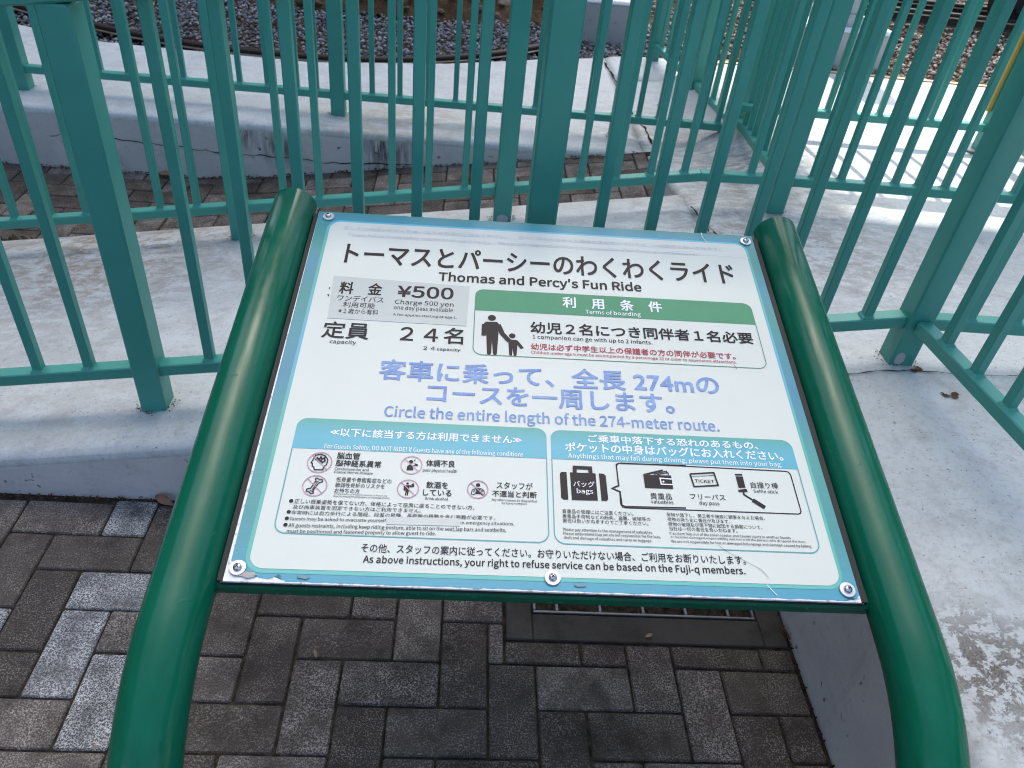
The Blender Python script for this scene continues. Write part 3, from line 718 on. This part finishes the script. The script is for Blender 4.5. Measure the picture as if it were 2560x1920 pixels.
flatbox(408.7, 67.0, 764.6, 250.9, 199.9, 15, M['head'], M['p_line'], 1.6)
# speech-bubble outline
sp = [(501.5, 160.2), (500.6, 190), (501.6, 194.5), (504, 197), (508, 197.8), (744, 195.6), (748.5, 194.5), (750.8, 190), (751.6, 131), (750.5, 127.5), (747, 125.8), (509, 125.0), (503.5, 126.2), (501.6, 131), (501.8, 149.7), (496, 152.5), (491.7, 155), (496, 157.8)]
ribbons('bubble_outline', ribbon_loops(sp, 1.7, True), Z_*4.2, M['p_k'], sheet)
# stickers (own thickness)
def sticker(name, P, mat, z=.0019, label=None):
    V = [(p[0]*.001, p[1]*.001, .0012) for p in P] + [(p[0]*.001, p[1]*.001, z) for p in P]
    o = mesh(name, V, [(0, 1, 2, 3), (4, 7, 6, 5)] + [(k, 4+k, 4+(k+1) % 4, (k+1) % 4) for k in range(4)], mat, sign)
    o['label'] = label; return o
price = sticker('price_sticker', [(52.2, 552.6), (280.1, 543.7), (278.8, 450.9), (56.7, 453.1)], M['sticker'], label='silver grey price sticker')
flat('lettering', [[(49, 524), (50.5, 524), (50.3, 519), (48.6, 519.5)]], Z_*4.6, M['p_k'], sheet); flat('lettering', [[(47.5, 508), (51.5, 507), (51.5, 502), (50, 503), (49, 506)]], Z_*4.6, M['p_k'], sheet)
sticker('blank_sticker', [(188.8, 97.0), (284.6, 98.6), (284.8, 87.2), (189.3, 85.6)], M['sticker2'], .0021, label='blank pale sticker over one phrase')

# --- lettering
font = None
try: font = bpy.data.fonts.load(os.path.join(bpy.utils.system_resource('DATAFILES', path='fonts'), 'Noto Sans CJK Regular.woff2'))
except Exception: pass
def text_curve(s, res):
    c = bpy.data.curves.new('lettering', 'FONT'); c.body = s; c.fill_mode = 'FRONT'; c.resolution_u = res
    if font and all(ord(q) < 256 for q in s): c.font = font
    o = bpy.data.objects.new('tmp', c); COL.objects.link(o); return o
def bounds(co, k): a = [q[k] for q in co]; return min(a), max(a)
TEXT = """トーマスとパーシーのわくわくライド|64.2|745.2|587.8|635.1|k|3|0
Thomas and Percy's Fun Ride|227.6|574.4|554.7|574.5|k|4|0
料　金|66.6|135.4|510.4|538.5|k|4|0
¥500|161.9|253.6|510.5|535.7|k|4|0
ワンデイパス|65.8|141|493.6|505.1|k|1|0
利用可能|77.2|128.4|479.1|491.5|k|1|0
※１歳から有料|71.8|135.5|466.8|473.7|k|0|0
Charge 500 yen|159.6|255.7|492.7|502.8|k|1|0
one day pass available|159.3|255.3|480.1|486.9|k|1|0
A fee applies starting at age 1.|159.7|262.6|465.9|470.9|k|0|0
定員|53.6|125.9|410.6|445.9|k|3|0
２４名|175.6|274.5|413.3|441.5|k|3|0
capacity|68.3|108.9|399.2|405.1|k|2|0
２４capacity|213.6|271.7|395.2|402.4|k|2|0
利　用　条　件|437.2|604.7|505.8|530.5|w|4|0
Terms of boarding|474.2|567|493.7|502.1|w|3|0
幼児２名につき同伴者１名必要|382.5|748.2|443.4|468.2|k|4|0
1 companion can go with up to 2 infants.|385.5|579.4|431|439|k|2|0
幼児は必ず中学生以上の保護者の方の同伴が必要です。|382.8|711.6|407|420.4|r|3|0
Children under age 6 must be accompanied by a personage 12 or older to experience attractions.|382.7|711.8|398.2|404.1|r|2|0
客車に乗って、全長 274mの|151.6|673.3|331.6|371|b|4|0
コースを一周します。|226.7|597.5|294.1|322.4|b|4|0
Circle the entire length of the 274-meter route.|167.4|660.4|261.5|280.5|b|3|0
≪以下に該当する方は利用できません≫|96.2|366.6|222.7|236.3|w|4|0
For Guests Safety, DO NOT RIDE! if Guests have any of the following conditions|91.5|369.1|201.3|208.8|w|1|0
脳血管|111.2|142.4|184.7|195.4|k|3|0
脳神経系異常|111.2|172.7|172.6|183|k|3|0
Cerebrovasular and|111|156.9|166.3|170.5|k|2|0
Cranial Nerres Disease|111.1|163.2|161.2|165.1|k|2|0
体調不良|234.2|273.8|178.4|189.4|k|3|0
poor physical health|230.5|277.5|168.1|173.3|k|2|0
低骨量や骨粗鬆症などの|115.7|189.8|147.7|155.4|k|2|0
脆弱性骨折のリスクを|115.6|181.6|139.2|146.4|k|2|0
お持ちの方|115.9|149.3|130.6|137.3|k|2|0
Those who are more prone to fracture|116|186.4|127.4|129.7|k|0|0
due to weakened bones or osteoporosis|115.7|190|123.9|126.5|k|0|0
飲酒を|237|266.4|143.3|153.9|k|3|0
している|233.7|271.6|131.6|141.3|k|3|0
Drink alcohol|236.9|267.3|125.1|129.2|k|2|0
スタッフが|332.3|381.7|147.6|156.6|k|2|0
不適当と判断|326.8|387|134.1|143.2|k|3|0
Any other reasons be disqualified|325.8|387.2|127.7|131.1|k|1|0
by fuji-q members.|339.8|374.3|123.1|126.5|k|1|0
正しい搭乗姿勢を保てない方、体格によって座席に座ることのできない方、|66.4|303.4|112|118.1|k|1|0.002
及び拘束装置を固定できない方はご利用できません。|66|233.2|103.3|109.2|k|1|0.008
非常時には自力歩行による階段、段差の昇降、長距離の移動を含む避難が必要です。|65.6|331.4|94.9|101|k|1|0.012
Guests may be asked to evacuate yourself|65.3|189|86.5|91.3|k|1|0.018
in emergency situations.|286.1|356.4|90.1|95|k|1|0.018
All guests restraints, including keep riding posture, able to sit on the seat,lap bars and seatbelts,|65.4|345.9|76.5|81.8|k|1|0.0165
must be positioned and fastened properly to allow guest to ride.|64.9|254.9|68.1|71.9|k|1|0.023
ご乗車中落下する恐れのあるもの、|463.4|712.7|232.3|244.9|w|4|0
ポケットの中身はバッグにお入れください。|429.5|745.9|214.2|229.5|w|4|0
Anythings that may fall during driving, please put them into your bag.|433|741.9|202.9|210.5|w|1|0
バッグ|438|467.5|155.4|164|w|3|0
bags|442.2|464.7|144.3|152.3|w|3|0
貴重品|543.9|573.6|140.3|150.3|k|1|0
valuables|543.5|574.5|133.5|137.7|k|1|0
TICKET|609.8|637.2|170.3|175.4|k|3|0
フリーパス|599.5|648.8|143|150.7|k|0|0
day pass|610.8|638.7|134.4|140.6|k|1|0
自撮り棒|689|728.2|165|174.9|k|0|0
Selfie stick|691|725.8|157.4|162.6|k|0|0
貴重品の管理にはご注意ください。|421.1|517.5|112.6|119.1|k|1|0
貴重品手荷物などの紛失、盗難、破損等の|421|539.7|105.4|111.4|k|1|0
責任は負いかねますのでご了承ください。|421.2|536.1|98.5|104.7|k|1|0
Please pay attention to the management of valuables.|421.1|540.7|86.3|90.4|k|0|0
Please understand that we are not responsible for the loss,|421.3|550.6|80.5|84.5|k|0|0
theft and damage of valuables and carry on luggage.|421.5|538.4|74.3|78|k|0|0
荷物が落下し、第三者や施設に損害を与えた場合、|562.6|697.9|113.9|119.9|k|0|0
荷物の持ち主に責任が及びます。|563|648.8|106.7|112.7|k|0|0
荷物の破損及び落下物に起因する損害について、|563.3|691.5|99.5|105.5|k|0|0
当社は一切の責任を負いかねます。|563.8|656.3|92.7|98.8|k|0|0
If an item falls out of the roller coaster and causes injury to another Guests|563.4|727.2|86.6|90.3|k|0|0
or facilities damaged,responsibility will rest with the person who dropped the item.|563.8|747.2|81.7|84.1|k|0|0
We are not responsible for lost or damaged belongings and damage caused by falling.|563.9|753.3|75|78.7|k|0|0
その他、スタッフの案内に従ってください。お守りいただけない場合、ご利用をお断りいたします。|162|659|45.2|56.3|k|2|0.0033
As above instructions, your right to refuse service can be based on the Fuji-q members.|166.5|655.3|30.6|40|k|3|0.0051
正しくご利用いただくため、以下の事項にご注意ください。　万一、守られなかった場合の事故等については、一切責任を負いかねます。|50.4|733.3|674.1|682.3|p|0|0
Please follow those safety restriction to use it happy.    We cannot responsible for any consequences when these are not followed.|61.7|685.5|657.1|664.8|p|0|0"""
ROWS = [(s, float(a), float(b_), float(c), float(d), col, int(wt), float(tl)) for s, a, b_, c, d, col, wt, tl in (ln.split('|') for ln in TEXT.strip().split('\n'))]
tmp = [(text_curve(r_[0], 2 if r_[4]-r_[3] < 12 else 4), text_curve(r_[0][1] if r_[0][0] == '≪' else r_[0][0], 3)) for r_ in ROWS]
dg = bpy.context.evaluated_depsgraph_get()
for (s, x0, x1, y0, y1, col, wt, tl), (to, tp) in zip(ROWS, tmp):
    me = bpy.data.meshes.new_from_object(to.evaluated_get(dg)); pm = bpy.data.meshes.new_from_object(tp.evaluated_get(dg))
    co = [tuple(v.co) for v in me.vertices]; fc = [tuple(p.vertices) for p in me.polygons]
    gy0, gy1 = bounds([v.co for v in pm.vertices], 1); gx0, gx1 = bounds(co, 0)
    sx = (x1-x0)/(gx1-gx0)*.001; sy = (y1-y0)/(gy1-gy0)*.001
    bpy.data.meshes.remove(me); bpy.data.meshes.remove(pm)
    em = .352*sy if (font and all(ord(q) < 256 for q in s)) else 1.0*sy
    rad = em * ((.003, .005, .009, .017, .025) if any(ord(q) > 255 for q in s) else (.006, .009, .014, .019, .028))[wt] * (.55 if y1-y0 < 9 else .85); ncp = 4 if wt < 3 else 8      # stroke weight: the glyph repeated round a small circle
    par, z = (sheet, Z_*4.8)
    if 52 < x0 < 170 and 453 < y0 < 545 and s not in ('定員', 'capacity'): par, z = (price, .0022)
    if s in ('バッグ', 'bags'): z = Z_*6.2
    V = []; F = []
    for k in range(ncp):
        a = 6.2832*(k+.5)/ncp; dx, dy = rad*math.cos(a), rad*math.sin(a); n0 = len(V)
        V += [((p[0]-gx0)*sx + x0*.001 + dx, (p[1]-gy0)*sy + y0*.001 + dy + tl*(p[0]-gx0)*sx, z + k*1.2e-5) for p in co]
        F += [tuple(i + n0 for i in q) for q in fc]
    o = mesh('lettering', V, F, M['p_'+col], par)
for to, tp in tmp:
    for o in (to, tp): c = o.data; bpy.data.objects.remove(o); bpy.data.curves.remove(c)
# --- pictograms
ICON = """d|k|6.5|319.4,472.4
p|k|0|306.7,459.3 310.2,462.9 327.1,463.6 331.1,459.6 330.8,450.2 330.2,430.9 328.8,394.4 327,391.2 324,391.3 322.5,394.9 320.3,422.7 319.7,394.7 318.1,391.3 314.4,391.5 313.1,394.3 310.6,445
l|k|7.5|307.2,457.4 307.1,432.2
l|k|8|330,457.6 336.6,438.1 347.9,422.6
d|k|5.3|352.7,434.4
p|k|0|346.2,425.9 359.6,425.7 361,417.9 359.7,394.6 358.3,391.7 354.9,391.9 353.5,408 352.4,392.3 349,391.5 348,394.7 346.8,415
l|k|5.5|358.9,423.4 368.6,408.1
r|m|16.3|89.1,177.4
r|m|15.9|88.6,139.9
r|m|14.4|214.3,179.3
r|m|14.1|212.9,140.9
r|m|13.8|306.8,144.4
l|k|1.6|80.6,184.7 81.8,188.9 88.8,190.8 95.4,188.4 99.7,182 98.9,173.8 96.4,171.9 95.3,165.6 83.8,165.4 82.6,169.7 80.1,170.8 79.7,175.5 77.7,176.4 79.4,180.9 80.6,184.7
l|k|2.2|83,181.1 84.9,184.9 87.8,182.1 89.5,186.6 91.9,183 94.6,185.4 96,180.3 92.8,177.2 90.4,180.7 89,178.4 85.5,180.8
l|k|1.5|89.6,152.3 92.9,150.3 97.2,149.8 97.8,146.3 93.2,144.6 87.7,132.4 88.8,128.2 85.4,127.4 82.9,130 78.8,131.2 79.4,134.8 84,135.7 89.1,148 87.7,151.2 89.6,152.3
l|k|0.9|91.2,145.9 86.2,133
l|k|0.9|88.8,145.8 93.4,147.5
l|k|0.9|83.3,132.9 87.8,130.3
d|k|3|213.3,184.7
p|k|0|208.1,170.6 208.5,176.8 210.9,179.8 214.9,179.7 217.8,171.1
p|k|0|217.4,183.1 223.8,180.2 222.2,177.9 216.2,178.6 219.5,180.3
l|k|0.9|217.4,188.1 218.8,185.9
l|k|0.9|218.8,188.9 217.7,186.6
d|k|1.7|211.6,149.3
p|k|0|208.6,146 214.6,146.8 214.6,140.7 213.6,130.4 212.3,130.3 211.8,138.4 211.3,130.2 209.8,130.2 210,139
l|k|2.6|208.2,145.3 208.6,138.2
l|k|2.4|214.3,146 217.9,144.2
p|k|0|216.7,148.6 219.8,150.2 221.3,144.8 218.7,143.7
d|k|3|307.1,151.4
p|k|0|304.4,137.1 305,146.5 309.2,146.7 310.9,137.4
l|k|1|302.1,135.7 298.2,137 299.4,143.4 304.2,145.7 305.9,141.6 302.1,135.7
l|k|1|313,135.6 316.2,137.8 315.2,143.4 310.6,146.1 309.2,141.7 313,135.6
l|k|0.7|300.4,142 302,140 301.8,143.5 303.5,141
l|k|0.7|311.5,144 311.6,141.1 313.4,143.3 313.8,140.5
d|k|2.8|62.2,115.2
d|k|2.7|62,98.7
d|k|2.7|61.4,89
d|k|2.8|61.4,79.5
p|k|0|434.2,178.2 470.1,178.4 470.5,134.4 434.9,133.8
p|k|0|422,178.4 429.5,178.3 430,134 423,134 420.5,136.9 419.9,175.1
p|k|0|474.8,178.6 481.6,178.2 484.2,175.1 484.9,137.7 483.1,134.6 475.4,134.5
l|k|5.6|440.8,177.6 441.2,186.9 462.9,186.7 463.3,178
p|k|0|537.6,180.5 547.7,179.7 577.1,180.1 577.2,157.9 537.9,158
p|k|0|537.6,180.8 566.2,189.7 566.6,187 546.4,180.5
l|k|1.4|552.6,180.9 571.4,187.2 571.8,183.5
l|k|1.4|557.4,180.7 573.2,184.7 573.5,180.7
l|w|1.8|578.1,173.7 560.7,174.5 561.3,164.7 577.7,164.7
d|w|1.5|564.8,169.1
l|k|2.2|604.5,184 639.2,187.9 642.1,166.9 607.5,163.2 604.5,184
l|k|0.7|605.5,179.7 639.6,183.3
p|k|0|669.3,187.3 679.7,187.8 680,185.1 669.5,184.8
p|k|0|669.8,183.2 680.1,183.5 680.6,164.8 670.6,164.3
p|k|0|669.4,160.9 681.4,163.1 682.6,158.2 669.3,157.3
l|k|2.4|676.3,157.6 676.1,153.6 686.6,145.5
l|k|6.2|686.9,145.2 701.8,133.8
l|k|1.8|600.8,198 504.2,197.1 500.6,194.5 501,159.3 491.7,155 502.3,150.1 503.1,128.7 507.5,126.7 591,128.3"""
for k, ln in enumerate(ICON.strip().split('\n')):
    typ, col, w, pts = ln.split('|'); w = float(w); P = [tuple(map(float, p.split(','))) for p in pts.split()]
    z = Z_*(4.8 if col == 'k' else 5.4)
    mt = M['p_'+col]
    if typ == 'p': o = flat('pictogram', [P], z + (k % 5)*1e-5, mt, sheet)
    elif typ == 'l': o = ribbons('pictogram', ribbon_loops(P, w), z + .0001 + (k % 5)*1e-5, mt, sheet)
    elif typ == 'd': o = flat('pictogram', [[(P[0][0]+w*math.cos(6.2832*q/20), P[0][1]+w*math.sin(6.2832*q/20)) for q in range(20)]], z, mt, sheet)
    else:
        cx, cy = P[0]; R_ = w
        o = ribbons('prohibition_ring', ribbon_loops([(cx+R_*math.cos(6.2832*q/36), cy+R_*math.sin(6.2832*q/36)) for q in range(36)], 1.25, True) + ribbon_loops([(cx-R_*.70, cy+R_*.70), (cx+R_*.70, cy-R_*.70)], 1.25), Z_*5.6, mt, sheet)
# --- hairs, scratches and creases
ribbons('stray_fibre', ribbon_loops([(703.5, 721.5), (703.2, 713), (705.1, 705.2), (711.0, 691.4), (717.0, 682.8)], 1.0), .0031, simple('pale_fibre', (.62, .62, .58), .6), sign)
ribbons('scratch', ribbon_loops([(626.6, 72.9), (636, 65), (644.1, 59.2), (658.2, 51.6), (665.5, 47.1), (677.6, 39.8), (684.4, 29.5)], .4), Z_*5.9, M['p_k'], sheet)
ribbons('scratch', ribbon_loops([(680.4, 19.0), (690.7, 5.0)], .9), Z_*5.9, M['p_w'], sheet)
ribbons('scratch', ribbon_loops([(706, 395), (708, 390), (709, 386)], .9), Z_*5.9, simple('brown_speck', (.22, .17, .12), .8), sheet)
ribbons('crease', ribbon_loops([(600, 662), (640, 661.6), (700, 660.6), (782, 659.5)], .7), Z_*5.2, M['p_w'], sheet)
for (x, y, r) in ((97, 8, 7), (440, 10, 7), (28, 9, 12)):
    P = [(x + r*(1+.3*math.sin(3*k+x))*math.cos(6.2832*k/14), y + r*.32*(1+.3*math.cos(2*k+x))*math.sin(6.2832*k/14)) for k in range(14)]
    flat('grime_stain', [P], Z_*5.0 + x*1e-8, simple('dried_grime', (.19, .31, .32) if x != 28 else (.40, .38, .33), .9), sheet)
# --- washers and screws
def lathe(prof, n=28):
    V = []; F = []
    for r, z in prof:
        for k in range(n): V.append((r*math.cos(6.2832*k/n), r*math.sin(6.2832*k/n), z))
    for i in range(len(prof)-1):
        for k in range(n): F.append((i*n+k, i*n+(k+1) % n, (i+1)*n+(k+1) % n, (i+1)*n+k))
    F.append(tuple(range((len(prof)-1)*n, len(prof)*n))); return V, F
wv_, wf_ = lathe([(.0103, .001), (.0103, .0028), (.0099, .0032), (.0060, .0034)])
sv_, sf_ = lathe([(.0056, .0034), (.0056, .0040), (.0050, .0060), (.0036, .0074), (.0018, .0081), (.0006, .0083)])
for i, (x, y) in enumerate([(19.5, 707.2), (784.4, 704.5), (15.1, 17.3), (405.2, 18.5), (784.7, 16.1)]):
    h = mesh('screw', [(a+x*.001, b_+y*.001, c) for a, b_, c in sv_], sf_, M['steel'], sign, smooth=True)
    mesh('washer', [(a+x*.001, b_+y*.001, c) for a, b_, c in wv_], wf_, M['washer'], h, smooth=False)
    b = MB(); a_ = rnd.random()*1.5
    for q in (0, math.pi/2):
        u = Vector((math.cos(a_+q), math.sin(a_+q), 0)); w = Vector((-u.y, u.x, 0)); o_ = Vector((x*.001, y*.001, .0))
        b.add([o_+u*.0022+w*.0006+Vector((0, 0, .0076)), o_-u*.0022+w*.0006+Vector((0, 0, .0076)), o_-u*.0022-w*.0006+Vector((0, 0, .0076)), o_+u*.0022-w*.0006+Vector((0, 0, .0076)),
               o_+u*.0022+w*.0006+Vector((0, 0, .0086)), o_-u*.0022+w*.0006+Vector((0, 0, .0086)), o_-u*.0022-w*.0006+Vector((0, 0, .0086)), o_+u*.0022-w*.0006+Vector((0, 0, .0086))], [(4, 5, 6, 7), (0, 4, 7, 3), (1, 2, 6, 5), (0, 1, 5, 4), (3, 7, 6, 2)])
    b.build('cross_slot', M['black'], h)

# ================================================================== LEAVES
def leaf(x, y, z, s, rot, tiltv, col, label):
    n = 10; V = []; F = []
    for i in range(n+1):
        t = i/n; w = .42*math.sin(math.pi*t)**.8 * (1 - .35*t)
        V += [(s*(t-.5), s*w*.5, s*.10*math.sin(3*t) + s*.12), (s*(t-.5), 0, s*.10*math.sin(3*t)), (s*(t-.5), -s*w*.5, s*.10*math.sin(3*t) + s*.12*(1-t))]
    for i in range(n):
        for k in (0, 1): F.append((3*i+k, 3*i+k+1, 3*(i+1)+k+1, 3*(i+1)+k))
    q = NT('dry_leaf_brown'); g = q.coord(); q.out(q.mix(q.ramp(q.noise(g, 60, 4, .6), [(.4, 0), (.65, 1)]), col, tuple(c*.55 for c in col)), .6)
    o = mesh('dry_leaf', V, F, q.m, smooth=True); o.location = (x, y, z); o.rotation_euler = (tiltv, 0, rot); tag(o, label, 'leaf', 'dry leaves lying about'); return o
leaf(.515, 1.062, .004, .036, 1.1, .3, (.26, .12, .06), 'orange brown leaf standing in the drain grate')
leaf(.765, .985, .010, .038, 2.0, .9, (.26, .11, .045), 'orange brown leaf leaning on the grey kerb right of the drain')
leaf(-.66, 1.293, .012, .060, -.45, .5, (.20, .11, .07), 'brown leaf against the kerb beside the left pipe')
leaf(-.245, .905, .003, .022, 1.9, .1, (.22, .15, .10), 'tiny pale leaf on the dark pavers under the sign')
leaf(-.60, .705, .003, .016, .2, .1, (.26, .18, .10), 'tiny yellowish leaf on the pavers left of the left pipe')
leaf(-1.26, 3.19, path_z(-1.26)+.01, .075, .1, .2, (.22, .11, .06), 'brown leaf under the far kerb behind the left railing')
leaf(.46, .972, .003, .022, .4, .1, (.25, .19, .11), 'straw coloured leaf scrap on the concrete round the drain')

# ================================================================== SHADE BLOCKER ACROSS THE TRACKS (added, out of frame; casts the shade)
PB = 12.0
bd = empty('shade_blocker', (0, PB, -.3)); tag(bd, 'added unseen cream wall across the tracks, placed to shade the ramp', 'building')
M['wallp'] = simple('cream_render', (.60, .58, .54), .8); M['glass'] = simple('dark_window', (.05, .055, .06), .1)
def part(name, boxes, mat):
    b = MB()
    for q in boxes: b.box(q[0], q[1], q[2]-PB, q[3]-PB, q[4]+.3, q[5]+.3, 0)
    return b.build(name, mat, bd)
hz = lambda y: (PB - y) * math.tan(SUN_EL) / math.cos(SUN_AZ) + .385
XB = 1.30 - (PB-3)*math.tan(-SUN_AZ)
part('wall', [(-9, XB, PB, PB+.3, -.3, 18.6)], M['wallp'])
zl = hz(2.36)
part('shade_deck', [(XB+.002, 9, PB, PB+.12, zl, hz(1.40))], M['wallp'])  # added band that shades the near side of the landing
sh = (PB-1.1)*math.tan(-SUN_AZ)
x = XB+.002
for (g0, g1) in ((1.14, 1.21), (1.40, 1.46), (1.7, 1.75)):  # gaps between the added panels let thin light streaks through
    part('slotted_shade_panel', [(x, g0-sh, PB, PB+.3, hz(1.40)+.002, hz(.75))], M['wallp']); x = g1-sh
part('slotted_shade_panel', [(x, 9, PB, PB+.3, hz(1.40)+.002, hz(.75))], M['wallp'])
part('upper_shade_panel', [(XB+.002, 9, PB, PB+.3, hz(.75)+.002, 18.6)], M['wallp'])
for zz in (2.0, 5.4, 8.8):
    for k in range(6): part('window', [(-8.2+1.55*k, -7.4+1.55*k, PB-.03, PB-.003, zz, zz+1.3)], M['glass'])
# added unseen hall, shop and trees: cut low sky light, darken pipe reflections
hall = empty('rear_sky_blocker', (0, -15, -.3)); tag(hall, 'added unseen hall behind the viewer, blocking low sky light', 'building')
M['hallw'] = simple('brown_timber_cladding', (.16, .11, .075), .7); M['roofm'] = simple('dark_green_roof', (.03, .06, .05), .6)
b = MB(); b.box(-9, 9, -6, 0, 0, 4.2, 0); b.build('wall', M['hallw'], hall)
b = MB(); b.box(-9.6, 9.6, -6.5, 2.6, 4.205, 4.5, 0); b.build('roof', M['roofm'], hall)
for k in range(5):
    b = MB(); b.box(-8+3.6*k, -6.2+3.6*k, .003, .05, .9, 2.9, 0); b.build('window', M['glass'], hall)
shop = empty('left_sky_blocker', (-9.5, 2, -.3)); tag(shop, 'added unseen red brown block left of the viewer, blocking low sky light', 'building')  # added on the left to cut side light on the pipes
b = MB(); b.box(-6, 0, -8, 9, 0, 7.5, 0); b.build('wall', simple('red_brown_render', (.26, .13, .09), .8), shop)
b = MB(); b.box(-6.3, .35, -8.3, 9.3, 7.505, 7.8, 0); b.build('roof', M['roofm'], shop)
for k in range(5):
    for zz in (1.2, 4.6): b = MB(); b.box(.003, .05, -7+3*k, -5.4+3*k, zz, zz+1.6, 0); b.build('window', M['glass'], shop)
for k, (tx, ty) in enumerate([(11, -5), (11.8, -.5), (11.2, 4.0), (12, 8.2)]):  # trees added out of view to cut light from the right
    t = empty('sky_blocker_tree', (tx, ty, -.3)); tag(t, ('%s added unseen tree right of the viewer, blocking low sky light' % ('first', 'second', 'third', 'fourth')[k]), 'tree', 'added row of unseen trees on the right')
    b = MB(); b.beam((0, 0, 0), (.1, 0, 3.2), .3, .3, up=(1, 0, 0), c=.06); b.beam((.1, 0, 3.0), (.9, .5, 5.0), .14, .14, c=.02); b.beam((.1, 0, 3.0), (-.8, -.4, 5.0), .14, .14, c=.02); b.build('trunk', simple('bark', (.07, .05, .035), .9), t)
    b = MB()
    for q in range(1500):
        d = Vector((rnd.gauss(0, 1), rnd.gauss(0, 1), rnd.gauss(0, .8))); d = d.normalized() * (rnd.random()**.4) * 2.5; p = d + Vector((0, 0, 5.2)); s = rnd.uniform(.10, .26)
        u = Vector((rnd.gauss(0, 1), rnd.gauss(0, 1), rnd.gauss(0, 1))).normalized(); w = u.orthogonal().normalized(); b.add([p+u*s, p+w*s, p-u*s, p-w*s], [(0, 1, 2, 3)])
    c_ = b.build('crown', simple('leaf_green', (.035, .07, .02), .6), t); c_['kind'] = 'stuff'
# grime and painted contact shade at the post feet, cream pad by the far corner, cracks in the far kerb face
M['grime'] = simple('black_brown_grime_shade', (.06, .045, .03), .95)
def feet(x, y, n=90, s=.016):
    def f():
        a = rnd.random()*6.2832; rr = .034 + abs(rnd.gauss(0, s*.5)); px, py = x + rr*math.cos(a)*1.1, y + rr*math.sin(a); return (px, py, H(px, py) - .001), 0
    mulch('post_foot_grime_shade', f, n, plat, M['grime'], (.0010, .0036))
for x, y in ((-.71, 1.475), (.166, 1.475), (1.06, 1.475), (-.75, 2.45), (.142, 2.45), (1.07, 2.45), (-1.872, 3.415), (-.555, 3.415), (.672, 3.415)): feet(x, y)
b = MB(); b.box(1.175, 1.235, 3.30, 3.36, H(1.2, 3.33) - .05, H(1.2, 3.33) + .035, .006); b.build('cream_pad', simple('cream_paint', (.62, .58, .46), .7), plat)
def face_crack(pts, w):
    P = []
    for a, c in zip(pts[:-1], pts[1:]):
        n = max(2, int(abs(c[0]-a[0])/.02))
        for i in range(n): P.append((a[0]+(c[0]-a[0])*i/n, a[1]+(c[1]-a[1])*i/n + rnd.uniform(-.004, .004)))
    v = []; f = []
    for x, z in P: ww = w*rnd.uniform(.3, 1.3); v += [(x, 3.2195, z-ww), (x, 3.2195, z+ww)]
    for i in range(len(P)-1): f.append((2*i, 2*i+1, 2*i+3, 2*i+2))
    mesh('crack', v, f, M['soil'], plat)
face_crack([(-1.72, .075), (-1.6, .11), (-1.45, .085), (-1.2, .075), (-1.0, .06), (-.8, .065), (-.6, .055), (-.38, .068), (-.2, .075)], .0022)
